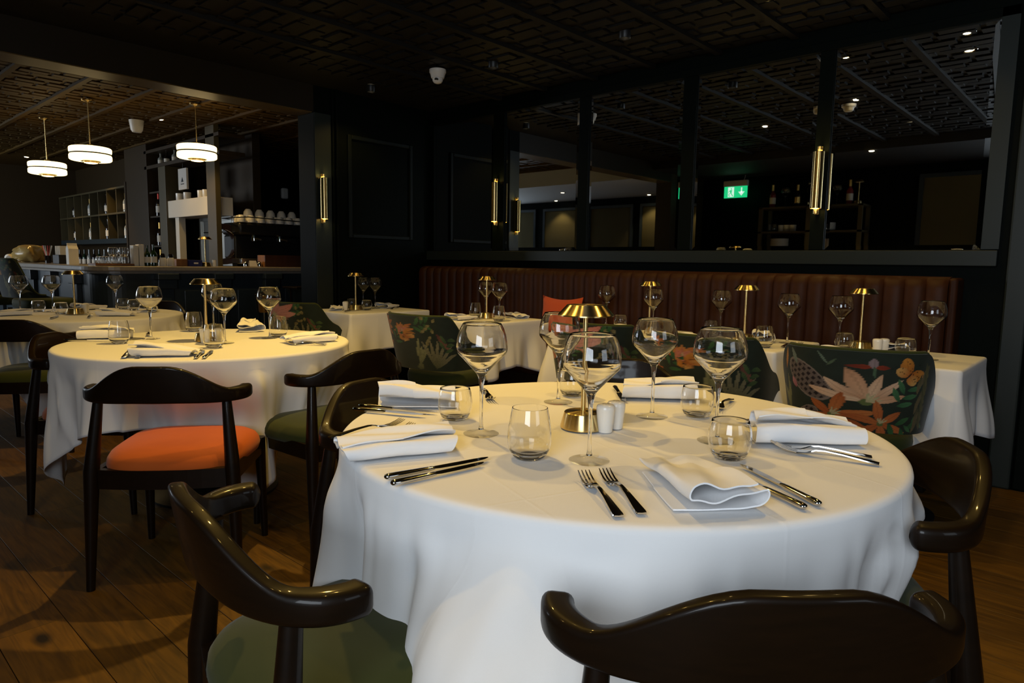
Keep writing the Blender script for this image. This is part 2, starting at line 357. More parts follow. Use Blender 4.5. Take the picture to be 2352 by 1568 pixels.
# mirrors with bevelled edges, stiles, sill
MZ0, MZ1 = 1.272, 2.462
MY = [(.632, 1.440), (1.532, 2.340), (2.447, 3.252), (3.352, 4.158), (4.300, 5.09)]
MN = ['nearest to the door casing at the right end', 'second from the right end, beside the brass sconce', 'in the middle of the row', 'fourth from the right end, beside the far sconce', 'at the dark corner end of the row']
for (y0, y1), n in zip(MY, MN):
    t = thing('wall_mirror', 'tall bright-edged wall mirror '+n, 'mirror', (XW, (y0+y1)/2, MZ0), 0, 'mirrors above the banquette')
    hw = (y1-y0)/2; H = MZ1-MZ0; e = .026; d = .0020
    b = MB().add([(-d, -hw+e, e), (-d, hw-e, e), (-d, hw-e, H-e), (-d, -hw+e, H-e)], [(0, 1, 2, 3)]); build(b, 'mirror_pane', M['mirror'], t, smooth=False)
    o4 = [(-.0005, -hw, 0), (-.0005, hw, 0), (-.0005, hw, H), (-.0005, -hw, H)]; i4 = [(-d, -hw+e, e), (-d, hw-e, e), (-d, hw-e, H-e), (-d, -hw+e, H-e)]
    b = MB()
    for k in range(4): b.add([o4[k], o4[(k+1) % 4], i4[(k+1) % 4], i4[k]], [(0, 1, 2, 3)])
    build(b, 'bevelled_edge', M['mirror'], t, smooth=False)
k = 1
def trim(lo, hi, m=M['trim'], bev=.004):
    global k
    o = struct(build(MB().box(lo, hi), 'trim_%d' % k, m, smooth=False, bevel=bev)); k += 1; return o
for y0, y1 in ((1.440, 1.532), (2.340, 2.447), (3.252, 3.352), (4.158, 4.300)): trim((XW-.016, y0+.003, MZ0), (XW+.01, y1-.003, MZ1), M['wall'], .002)
trim((XW-.02, .549, MZ0), (XW+.01, .630, MZ1+.05), M['trim'], .002)
trim((XW-.02, 5.09, MZ0), (XW+.01, YF, MZ1+.05), M['wall'], .002)
trim((XW-.02, .549, MZ1), (XW+.01, YF, MZ1+.05), M['wall'], .002)
trim((XW-.06, .549, 1.183), (XW+.01, YF, 1.267), M['trim'], .003)
trim((XW-.05, .40, 0), (XW+.01, .505, 2.3), M['trim'], .01)
trim((XW-.03, .33, 0), (XW+.01, .395, 2.3), M['wall'], .01)
trim((XW-.045, .25, 0), (XW+.01, .325, 2.3), M['bluegrey'], .01)
trim((3.142, YF-.006, 0), (3.30, YF+.01, 2.385), M['trim'], .003)  # added column face, paler than the wall so the sconce glow shows
trim((-.19, YF+.01, 2.379), (3.13, YF2-.01, 2.387), M['underside'], .001)  # added strip carrying the painted brightness of the lintel underside
# column edge and the panelled wall beside the bar opening
trim((3.305, YF-.018, 0), (3.325, YF+.01, ZC), M['wall'], .004)
trim((3.340, YF-.026, 0), (3.365, YF+.01, ZC), M['wall'], .006)
for lo, hi in (((3.46, YF-.02, 1.36), (3.50, YF+.01, 2.25)), ((4.14, YF-.02, 1.36), (4.18, YF+.01, 2.25)), ((3.50, YF-.02, 1.36), (4.14, YF+.01, 1.40)), ((3.50, YF-.02, 2.21), (4.14, YF+.01, 2.25))): trim(lo, hi, M['moulding'], .008)
trim((XW-.02, .6, 0), (XW+.01, YF, .12), M['wall'], .004)
# windows of the wall behind, with closed blinds, seen in the mirrors; the daylight windows
wn = 1
def window(y0, y1, z0, z1, blind=True, xw=None):
    global wn
    b = MB()
    for lo, hi in (((0, y0-.05, z0-.05), (.03, y0, z1+.05)), ((0, y1, z0-.05), (.03, y1+.05, z1+.05)), ((0, y0, z0-.05), (.05, y1, z0)), ((0, y0, z1), (.03, y1, z1+.05))): b.box(lo, hi)
    o = struct(build(b, 'window_%d' % wn, M['bluegrey'], None, (XL if xw is None else xw, 0, 0), smooth=False)); wn += 1
    if blind:
        P = []
        for i in range(13):
            z = z0+(z1-z0)*i/12; P.append([(.012+.004*math.sin(i*2.1)+.002*math.sin(j*3+i), y0+(y1-y0)*j/10, z) for j in range(11)])
        build(MB().grid(P), 'blind', M['blind'], o)
    return o
window(1.45, 2.10, .95, 2.32, True, XM)
for y0, y1 in ((6.15, 6.70), (6.95, 7.85), (8.15, 9.0), (9.3, 9.85)): window(y0, y1, 1.0, 2.22)
o = window(-1.17, .37, 1.03, 2.25, False, XM)
build(MB().box((-.06, -.42, 1.03), (-.03, -.38, 2.25)), 'glazing_bar', M['bluegrey'], o, smooth=False)
build(MB().box((-.06, -1.17, 1.63), (-.03, .37, 1.66)), 'glazing_bar', M['bluegrey'], o, smooth=False)

# ------------------------------------------------------------------ ceiling fittings
dl = {}
def downlight(x, y, z, label, flush=False):
    if flush not in dl:
        t = dl[flush] = thing('ceiling_downlight', label, 'downlight', (x, y, z), 0, 'recessed ceiling downlights')
        if flush:
            build(MB().lathe([(.030, -.002), (.046, -.006), (.050, -.003), (.050, 0), (.030, 0), (.030, -.002)], 20), 'bezel', M['chrome'], t); build(MB().lathe([(0, -.010), (.020, -.008), (.029, -.003)], 20), 'lens', M['lens'], t)
        else:
            build(MB().lathe([(.030, 0), (.030, -.052), (.034, -.055), (.036, -.052), (.036, 0)], 20), 'bezel', M['blackmetal'], t); build(MB().lathe([(0, -.014), (.0295, -.014)], 20), 'lens', M['lens_low'], t)
        return
    dup(dl[flush], (x, y, z), 0, label)
DLN = ['above the front round table', 'above the right side of the front table', 'above the near left chair', 'above the second round table', 'above the floral chairs',
       'nearer of two above the banquette end table', 'nearer the mirrors above the banquette end table', 'above the second banquette table', 'above the middle banquette table', 'above the cushion table', 'above the corner table', 'above the left aisle']
for (x, y, p), n, h in zip(SPOTS, DLN, SHIELD): downlight(x, y, zfit(x)-.002, 'small round recessed ceiling downlight '+n, not h)
for (x, y, p), n in zip(BSPOTS, ['above the far round table', 'nearest the bar opening', 'second along the bar shelf', 'third along the bar shelf', 'fourth along the bar shelf', 'before the bottle shelf', 'at the far end of the bar']):
    downlight(x, y, ZB-.002, 'small round recessed bar ceiling downlight '+n, True)
for (x, y, p), n in zip(WSPOTS, ['by the first blind of the side room', 'by the third blind of the side room', 'in the middle of the white side ceiling']):
    downlight(x, y, 2.40-.001, 'small round recessed downlight '+n, True)
def cctv(loc, label):
    t = thing('dome_camera', label, 'camera', loc)
    build(MB().lathe([(0, 0), (.062, 0), (.062, -.022), (.056, -.030), (.050, -.055), (.047, -.062), (0, -.062)], 28), 'housing', M['plastic'], t)
    b = MB().lathe([(.040, -.062), (.038, -.080), (.028, -.094), (.012, -.100), (0, -.101)], 24); build(b, 'dome_eye', M['plastic'], t)
    b = MB().lathe([(.012, -.004), (.016, .004), (.010, .012), (0, .013)], 16); build(b, 'camera_lens', M['blackmetal'], t, (-.030, -.020, -.080))
cctv((3.46, 3.96, ZC-.02), 'white dome security camera on the dark ceiling above the banquette')
t = thing('smoke_detector', 'small white smoke detector on the patterned ceiling, seen in the nearest mirror', 'detector', (2.37, 1.98, ZC-.02))
build(MB().lathe([(0, 0), (.06, 0), (.058, -.02), (.045, -.03), (.040, -.05), (.030, -.058), (0, -.06)], 24), 'body', M['plastic'], t)
t = thing('dome_camera', 'white dome security camera on the bar ceiling beyond the pendants', 'camera', (2.80, 8.15, ZB-.02))
build(MB().lathe([(0, 0), (.075, 0), (.070, -.03), (.060, -.10), (.045, -.125), (0, -.13)], 24), 'housing', M['plastic'], t)

def pendant(loc, label):
    t = thing('pendant_lamp', label, 'pendant lamp', loc, 0, 'opal drum pendants over the bar'); t.scale = (1, 1, .62)
    R = .178; H = (ZB-.03-loc[2])/.62
    build(MB().lathe([(0, H), (.055, H), (.055, H-.02), (.02, H-.035), (0, H-.035)], 20), 'canopy', M['brass'], t)
    build(MB().tube([(0, 0, .13), (0, 0, H-.03)], .006, 8), 'rod', M['brass'], t)
    build(MB().lathe([(0, .15), (.026, .15), (.030, .112), (.05, .108), (0, .108)], 20), 'cap', M['brass'], t)
    def drum(z0, z1):
        r = .026; p = [(0, z1)]
        for i in range(7): a = PI/2-i*PI/12; p.append((R-r+r*math.cos(a), z1-r+r*math.sin(a)))
        for i in range(7): a = -i*PI/12; p.append((R-r+r*math.cos(a), z0+r+r*math.sin(a)))
        return MB().lathe(p+[(0, z0)], 40)
    build(drum(.012, .108), 'upper_glass', M['opal'], t)
    build(MB().lathe([(0, .014), (R-.002, .014), (R-.002, -.003), (0, -.003)], 40), 'band', M['blackmetal'], t)
    build(drum(-.096, 0), 'lower_glass', M['opal'], t)
    build(MB().lathe([(0, -.096), (.085, -.096), (.085, -.104), (.066, -.108), (.066, -.124), (.058, -.126)], 28), 'collar', M['brass'], t)
    build(MB().lathe([(.058, -.118), (.058, -.126), (.04, -.134), (0, -.138)], 24), 'lens', M['opal_low'], t)
pendant((2.10, 8.78, 2.10), 'lit white drum pendant with dark waist band, leftmost over the bar')
pendant((2.13, 7.42, 2.125), 'lit white drum pendant with dark waist band, middle of the three over the bar')
pendant((2.86, 6.78, 2.175), 'lit white drum pendant with dark waist band, rightmost over the bar near the wine hatch')

def sconce(loc, rz, label):
    # local -y points into the room
    t = thing('wall_sconce', label, 'wall sconce', loc, rz, 'tubular brass wall sconces')
    for zz in (.06, .34):
        pass
    tb = build(MB().lathe([(.031, .035), (.033, .035), (.033, .375), (.031, .375), (.031, .035)], 28), 'tube', M['brass'], t, (0, -.045, 0))
    build(MB().lathe([(0, .045), (.0305, .045)], 24), 'lower_lens', M['sconce_lens'], t, (0, -.045, 0))
    build(MB().lathe([(0, .368), (.0305, .368)], 24), 'upper_lens', M['sconce_lens'], t, (0, -.045, 0))
    build(MB().box((-.014, -.022, .0), (.014, 0, .41)), 'back_plate', M['brass'], t, bevel=.003)
    build(MB().lathe([(0, 0), (.016, 0), (.016, .03), (.010, .034), (0, .034)], 16), 'lower_fitting', M['brass'], t, (0, -.036, .004))
    build(MB().lathe([(0, 0), (.013, 0), (.013, .022), (0, .022)], 16), 'upper_fitting', M['brass'], t, (0, -.036, .385))
sconce((XW-.016, 1.487, 1.487), PI/2-PI, 'lit brass tube sconce between the two nearest mirrors')
sconce((XW-.016, 4.23, 1.49), PI/2-PI, 'brass tube sconce on the stile before the last mirror')
sconce((3.20, YF, 1.475), 0, 'lit brass tube sconce on the column edge beside the bar opening')

# exit sign, seen in the mirrors
t = thing('exit_sign', 'green lit exit sign with running man and down arrow, seen in a mirror', 'sign', (-.95, 4.50, 2.18))
build(MB().box((-.03, -.185, .165), (.03, .185, .25)), 'housing', M['plastic'], t, bevel=.008)
build(MB().box((-.012, -.175, 0), (.012, .175, .166)), 'sign_panel', M['signgreen'], t, smooth=False)
b = MB(); X = .0128
def poly(b, pts): b.add([(X, p, q) for p, q in pts], [tuple(range(len(pts)))])
poly(b, [(-.105, .145), (-.085, .145), (-.085, .075), (-.105, .075)]); poly(b, [(-.145, .085), (-.045, .085), (-.095, .025)])
build(b, 'arrow', M['signwhite'], t, smooth=False)
b = MB(); poly(b, [(.02, .155), (.115, .155), (.115, .012), (.02, .012)]); build(b, 'door_mark', M['signwhite'], t, smooth=False)
b = MB(); X = .0134
poly(b, [(.055, .142), (.072, .142), (.072, .122), (.055, .122)]); poly(b, [(.05, .118), (.085, .112), (.078, .065), (.058, .065)])
poly(b, [(.085, .112), (.110, .085), (.105, .078), (.082, .098)]); poly(b, [(.058, .068), (.040, .040), (.025, .020), (.033, .016), (.052, .036), (.070, .064)])
poly(b, [(.078, .068), (.095, .048), (.085, .018), (.095, .016), (.107, .050), (.086, .072)])
build(b, 'running_man', M['signgreen'], t, smooth=False)
build(MB().tube([(0, -.12, .25), (.0, -.13, .28), (0, -.14, .32)], .004, 6), 'cable', M['plastic'], t)

# ------------------------------------------------------------------ banquette
t = thing('banquette', 'long brown leather banquette with channelled back under the mirrors', 'bench', (4.20, 2.92, 0))
ch = MB(); cw = .1035; P = []
for i in range(9):
    a = i/8*PI; yy = -cw/2+cw*i/8
    dx = -.10-.022*math.sin(a)**.6 if 0 < i < 8 else -.095
    rowp = [(dx*.0+.155, yy, .44)]
    for z, f in ((.44, 1), (.75, 1), (1.06, 1), (1.10, .92), (1.118, .7), (1.123, .3)): rowp.append((.155+(dx-.05)*f, yy, z))
    rowp.append((.155, yy, 1.123)); P.append(rowp)
chm = ch.grid(P).mesh('back_channel', M['leather'], True, 50)
nch = 42
for i in range(nch): link('back_channel', chm, t, (.0, -2.19+cw*(i+.5), 0))
build(MB().box((.03, -2.23, .1), (.215, -2.185, 1.118)), 'end_panel', M['leather'], t, bevel=.015)
build(MB().box((-.27, -2.2, .30), (.06, 2.2, .46)), 'seat', M['leather'], t, bevel=.03)
build(MB().box((-.22, -2.2, 0), (.2, 2.2, .30)), 'plinth', M['wood'], t, bevel=.004)
# cushion
P = []
for i in range(15):
    u = -1+2*i/14; rowp = []
    for j in range(15):
        v = -1+2*j/14; e = (1-u*u)**.5*(1-v*v)**.5
        px = u*(.205-.02*(1-v*v)*abs(u)); pz = v*(.20-.028*(1-u*u)*abs(v))
        rowp.append((px, e**.8*.065, pz))
    P.append(rowp)
b = MB().grid(P); b.grid([[(x, -y*.8, z) for x, y, z in r] for r in P])
tag(build(b, 'cushion', M['pillow'], None, (4.03, 3.20, .72), rot=(-.12, 0, -PI/2-.06)), 'orange square cushion leaning against the leather banquette', 'cushion')

# ------------------------------------------------------------------ tables and cloths
def smooth(a, b, x): x = min(1, max(0, (x-a)/(b-a))); return x*x*(3-2*x)
def round_cloth(R, half, phi0, seed, dents=(), zt=.752):
    rnd = random.Random(seed); N = 440
    pleats = [(2*PI*(i+rnd.uniform(-.35, .35))/26, rnd.uniform(.030, .075), rnd.choice((-1, 1, 1))*rnd.uniform(.008, .022), rnd.uniform(.015, .09), rnd.uniform(-.35, .35)) for i in range(26)]
    waves = [(rnd.randint(6, 8), rnd.random()*6.28, .35), (rnd.randint(12, 15), rnd.random()*6.28, .60), (rnd.randint(21, 26), rnd.random()*6.28, .30)]
    rings = [[(R*f*math.cos(2*PI*j/N), R*f*math.sin(2*PI*j/N), zt) for j in range(N)] for f in (.02, .3, .6, .85, .96)]
    for k in range(4):
        a = k/3*PI/2; r = R-.014+.014*math.sin(a); z = zt-.014+.014*math.cos(a)
        rings.append([(r*math.cos(2*PI*j/N), r*math.sin(2*PI*j/N), z) for j in range(N)])
    K = 26
    for k in range(1, K+1):
        ring = []
        for j in range(N):
            th = 2*PI*j/N; q = (th-phi0) % (PI/2)-PI/4
            dm = half/math.cos(PI/4-abs(q))-R               # q = 0 is a corner of the square cloth
            dm = max(.2, dm-.05*max(0, 1-abs(q)/.12))
            d = .022+(dm-.022)*k/K
            s = 0
            for n, p, a in waves:
                c_ = math.cos(n*th+p+.5*math.sin(2*th+p)); s += a*(math.copysign(abs(c_)**1.6, c_)-.25)
            cor = math.exp(-(q/.34)**2)
            amp = .028*smooth(.01, .14, d)+.040*smooth(.12, .5, d)
            r = R+.010*smooth(.02, .1, d)+amp*s*(1+.25*cor)+.030*smooth(.05, .5, d)*cor+.012*smooth(.1, .4, d)
            for ta, wd, A, d0, sl in pleats:
                dq = (th-ta-sl*d+PI) % (2*PI)-PI
                if abs(dq) < 3.2*wd: r += A*math.exp(-(dq/(wd*(.55 if dq*sl > 0 else 1.0)))**2)*smooth(d0, d0+.10, d)*(1+.6*smooth(.2, .5, d))
            for (ta, wd, dp) in dents:
                dq = (th-ta+PI) % (2*PI)-PI
                r -= dp*math.exp(-abs(dq/wd)**(2 if dp > 0 else 4))*(smooth(.12, .30, d) if dp > 0 else smooth(.03, .29, d))
            r = max(r, R-.20)
            tw = .05*smooth(.1, .5, d)*math.sin(3*th+seed)
            drop = d*(1-.05*cor)
            ring.append((r*math.cos(th+tw*.4), r*math.sin(th+tw*.4), zt-.014-drop+.008))
        rings.append(ring)
    b = MB().loft(rings, caps=False)
    b.add([], []); c = len(b.v); b.v.append((0, 0, zt)); b.f += [(c, j, (j+1) % N) for j in range(N)]
    return b
def round_table(c, phi0, seed, label, clabel, dents=(), half=.957):
    t = thing('round_table', label, 'table', (c[0], c[1], 0), 0, 'round dining tables')
    build(MB().lathe([(0, .718), (.64, .718), (.655, .724), (.655, .740), (.645, .746), (0, .746)], 64), 'tabletop', M['darktimber'], t)
    build(MB().tube([(0, 0, .03), (0, 0, .72)], .04, 20), 'column', M['blackmetal'], t)
    build(MB().lathe([(0, 0), (.30, 0), (.30, .012), (.08, .03), (.045, .05), (0, .05)], 40), 'foot_plate', M['blackmetal'], t)
    o = build(round_cloth(.667, half, phi0, seed, dents), 'tablecloth', M['linen'], None, (c[0], c[1], 0), angle=75)
    sol = o.modifiers.new('thickness', 'SOLIDIFY'); sol.thickness = .0012; sol.offset = -1
    tag(o, clabel, 'tablecloth', 'round table cloths')
T1, T2, T3 = (1.411, .951), (1.445, 3.35), (1.47, 5.55)
def ang(fr, to): return math.atan2(to[1]-fr[1], to[0]-fr[0])
round_table(T1, math.radians(-36), 3, 'round pedestal dining table nearest the camera', 'white cloth on the front round table, falling in deep folds',
            [(math.radians(203), .285, -.19), (math.radians(100), .3, .10), (math.radians(298), .50, .13), (math.radians(30), .3, .1)], 1.0)
round_table(T2, math.radians(35), 11, 'round pedestal dining table with the orange chair, second from the camera', 'white cloth on the second round table, draped over the orange seat',
            [(math.radians(240), .42, .10), (math.radians(290), .3, .06), (math.radians(150), .3, .10)])
round_table(T3, math.radians(10), 5, 'round dining table farthest back, before the bar', 'white cloth on the farthest round table, before the bar', [(math.radians(240), .3, .1), (math.radians(20), .3, .1)])

def rect_cloth(x0, x1, y0, y1, seed, hem=.30, corner=.40, zt=.752, flare=.055):
    # perimeter with rounded corners, dropped along outward normals; corners flare in a fold
    rnd = random.Random(seed); per = []; rc = .02
    def side(a, b, n, nx):
        for i in range(n):
            f = i/n; per.append((a[0]+(b[0]-a[0])*f, a[1]+(b[1]-a[1])*f, nx[0], nx[1], min(f, 1-f)*math.dist(a, b)))
    cs = [((x0, y0+rc), (x0, y1-rc), (-1, 0)), ((x0+rc, y1), (x1-rc, y1), (0, 1)), ((x1, y1-rc), (x1, y0+rc), (1, 0)), ((x1-rc, y0), (x0+rc, y0), (0, -1))]
    for i, (a, b, n) in enumerate(cs):
        side(a, b, 40, n)
        n2 = cs[(i+1) % 4][2]; c = (b[0]-n[0]*rc, b[1]-n[1]*rc)
        for q in range(9):
            w = q/9*PI/2; nx = (n[0]*math.cos(w)+n2[0]*math.sin(w), n[1]*math.cos(w)+n2[1]*math.sin(w))
            per.append((c[0]+nx[0]*rc, c[1]+nx[1]*rc, nx[0], nx[1], 0))
    cx, cy = (x0+x1)/2, (y0+y1)/2; rings = []
    for f in (.03, .5, .93): rings.append([(cx+(p[0]-cx)*f, cy+(p[1]-cy)*f, zt) for p in per])
    for k in range(3):
        a = k/2*PI/2; e = .010
        rings.append([(p[0]-p[2]*e*(1-math.sin(a)), p[1]-p[3]*e*(1-math.sin(a)), zt-e+e*math.cos(a)) for p in per])
    ph = rnd.random()*6; K = 16
    for k in range(1, K+1):
        ring = []
        for i, p in enumerate(per):
            cor = math.exp(-(p[4]/.13)**2)
            d = (hem+(corner-hem)*math.exp(-(p[4]/.20)**2))*k/K
            out = .010*smooth(0, .3, d)+flare*cor*smooth(.03, .38, d)+.010*math.sin(p[4]*34+ph+i*.02)*smooth(.05, .3, d)-.028*math.exp(-((p[4]-.17)/.06)**2)*smooth(.05, .35, d)
            ring.append((p[0]+p[2]*out, p[1]+p[3]*out, zt-.010-d))
        rings.append(ring)
    b = MB().loft(rings, caps=False); n = len(per); c = len(b.v); b.v.append((cx, cy, zt)); b.f += [(c, j, (j+1) % n) for j in range(n)]
    return b
def sq_table(x0, x1, y0, y1, seed, where, hem=.30, corner=.40):
    t = thing('square_table', 'small pedestal table '+where, 'table', ((x0+x1)/2, (y0+y1)/2, 0), 0, 'small tables along the wall')
    hx, hy = (x1-x0)/2-.012, (y1-y0)/2-.012
    build(MB().box((-hx, -hy, .718), (hx, hy, .746)), 'tabletop', M['darktimber'], t, bevel=.004)
    build(MB().tube([(0, 0, .02), (0, 0, .72)], .035, 16), 'column', M['blackmetal'], t)
    build(MB().lathe([(0, 0), (.21, 0), (.21, .012), (.06, .03), (0, .03)], 32), 'foot_plate', M['blackmetal'], t)
    o = build(rect_cloth(x0, x1, y0, y1, seed, hem, corner), 'tablecloth', M['linen'], None, angle=75)
    sol = o.modifiers.new('thickness', 'SOLIDIFY'); sol.thickness = .0012; sol.offset = -1
    tag(o, 'white square-cornered cloth on small table '+where, 'tablecloth', 'small table cloths')
sq_table(3.25, 3.885, .487, 1.12, 1, 'at the right end of the banquette', .30, .37)
sq_table(3.25, 3.885, 1.25, 1.87, 2, 'second from the right end of the banquette')
sq_table(3.23, 3.87, 2.00, 2.66, 3, 'at the middle of the banquette', .30, .38)
sq_table(3.20, 3.85, 3.20, 3.88, 4, 'beside the orange cushion', .30, .38)
sq_table(2.985, 3.795, 4.43, 5.07, 5, 'in the far corner beside the column', .28, .36)

# ------------------------------------------------------------------ elbow chairs
def rrect(c, u, v, hw, hh, r, n=3):
    # rounded rectangle ring around c spanned by unit vectors u (half width hw) and v (half height hh)
    out = []
    for sx, sy, a0 in ((1, 1, 0), (-1, 1, 90), (-1, -1, 180), (1, -1, 270)):
        for i in range(n+1):
            a = math.radians(a0+90*i/n); out.append(c+u*(sx*(hw-r)+r*math.cos(a))+v*(sy*(hh-r)+r*math.sin(a)))
    return out
def elbow_parts(seatmat):
    P = {}
    rings = []; N = 72
    for i in range(N+1):
        s = math.sin(PI/2*(-1+2*i/N)) if abs(i-N/2) < N/2 else (-1 if i == 0 else 1); tt = s*math.radians(102)
        # ends narrow to a rounded tip
        endf = min(1, (1-abs(s))/.06); endf = math.sqrt(max(0, 1-(1-endf)**2)) if endf < 1 else 1
        x_ = .260*math.sin(tt); y_ = -.120-.150*math.cos(tt)
        dx = .260*math.cos(tt); dy = .150*math.sin(tt); tn = Vector((dx, dy, 0)).normalized(); nrm = Vector((tn.y, -tn.x, 0))
        a = abs(s)
        arm = smooth(.10, .62, a)
        zt = .800-.088*arm; zb = .668-.004*smooth(.1, .6, a)
        lean = (1-arm)*.16
        th = .014+.009*smooth(.45, .8, a)
        c = Vector((x_, y_, (zt+zb)/2)); up = Vector((nrm.x*lean, nrm.y*lean, 1)).normalized()
        hh = (zt-zb)/2*max(endf, .10); hw = th*max(endf, .45)
        rings.append(rrect(c, nrm, up, hw, hh, min(hw, hh)*.60, 4))
    P['top_rail'] = MB().loft(rings).mesh('top_rail', M['wood'], True, 60)
    def leg(pts, rad):
        pts = [Vector(p) for p in pts]; q = []; rr = []
        for i in range(len(pts)-1):
            for k in range(5): f = k/5; q.append(pts[i].lerp(pts[i+1], f)); rr.append(rad[i]+(rad[i+1]-rad[i])*f)
        q.append(pts[-1]); rr.append(rad[-1]); return MB().tube(q, rr, 14).mesh('leg', M['wood'], True, 50)
    P['legs'] = [leg([(s*.250, -.232, 0), (s*.236, -.212, .42), (s*.214, -.185, .672)], [.014, .026, .016]) for s in (-1, 1)] + \
                [leg([(s*.228, .222, 0), (s*.220, .208, .43)], [.013, .023]) for s in (-1, 1)]
    b = MB()
    for s in (-1, 1):
        b.box((s*.222-.012, -.2, .365), (s*.222+.012, .2, .428))
    b.box((-.21, .198, .365), (.21, .222, .428))
    rg = []
    for i in range(11):
        f = -1+2*i/10; c = Vector((f*.225, -.205-.022*(1-f*f), .395)); rg.append([c+Vector((0, dy, dz)) for dy, dz in ((-.012, -.034), (.012, -.034), (.012, .034), (-.012, .034))])
    b.loft(rg); P['seat_frame'] = b.mesh('seat_frame', M['wood'], False)
    # padded seat: rounded trapezium, domed
    Nn = 56; out = []
    for i in range(Nn):
        a = 2*PI*i/Nn; ca, sa = math.cos(a), math.sin(a); e = 2/3.6
        x_ = math.copysign(abs(ca)**e, ca); y_ = math.copysign(abs(sa)**e, sa)
        out.append((x_*(.238+.018*y_), y_*.235))
    rings = []
    for f, z in ((.93, .405), (.99, .412), (1.012, .430), (1.0, .450), (.955, .468), (.86, .482), (.6, .494), (.3, .500), (.03, .501)):
        rings.append([(x*f, y*f, z-.010*(1-f)*0) for x, y in out])
    P['seat'] = MB().loft(rings).mesh('seat', seatmat, True, 70)
    return P
EP = {'green': elbow_parts(M['green']), 'orange': None}
EP['orange'] = dict(EP['green']); sm = EP['green']['seat'].copy(); sm.materials[0] = M['orange']; EP['orange']['seat'] = sm
def elbow_chair(c, facing, kind, label):
    t = thing('elbow_chair', label, 'chair', (c[0], c[1], 0), math.radians(facing-90), 'dark wood elbow chairs')
    P = EP[kind]
    link('top_rail', P['top_rail'], t)
    for l in P['legs']: link('leg', l, t)
    link('seat_frame', P['seat_frame'], t); link('seat', P['seat'], t)
    return t
elbow_chair((.677, 1.003), -10.6, 'green', 'dark wood elbow chair with green seat at the left of the front table')
elbow_chair((.955, .436), 44.4, 'green', 'dark wood elbow chair seen from behind at the bottom right, before the front table')
elbow_chair((1.52, .467), 121, 'green', 'dark wood elbow chair at the right of the front table, arm curling towards it')
elbow_chair((1.248, 1.442), -79.4, 'green', 'dark elbow chair pushed in at the far left rim of the front table')
elbow_chair((1.99, 1.30), 209, 'green', 'dark elbow chair at the far rim of the front table, only its rail visible')
elbow_chair((1.014, 2.608), 48.7, 'orange', 'dark wood elbow chair with orange seat, back to camera, at the second round table')
elbow_chair((1.052, 3.588), -47, 'orange', 'dark elbow chair at the left rim of the second round table, orange seat mostly hidden')
elbow_chair((1.614, 2.567), 94, 'green', 'dark elbow chair with green seat between the front and second round tables')
elbow_chair((1.06, 4.92), 55, 'green', 'dark elbow chair with green seat at the left edge, facing the farthest round table')
elbow_chair((2.02, 5.90), 212, 'green', 'dark elbow chair at the right rim of the farthest round table')

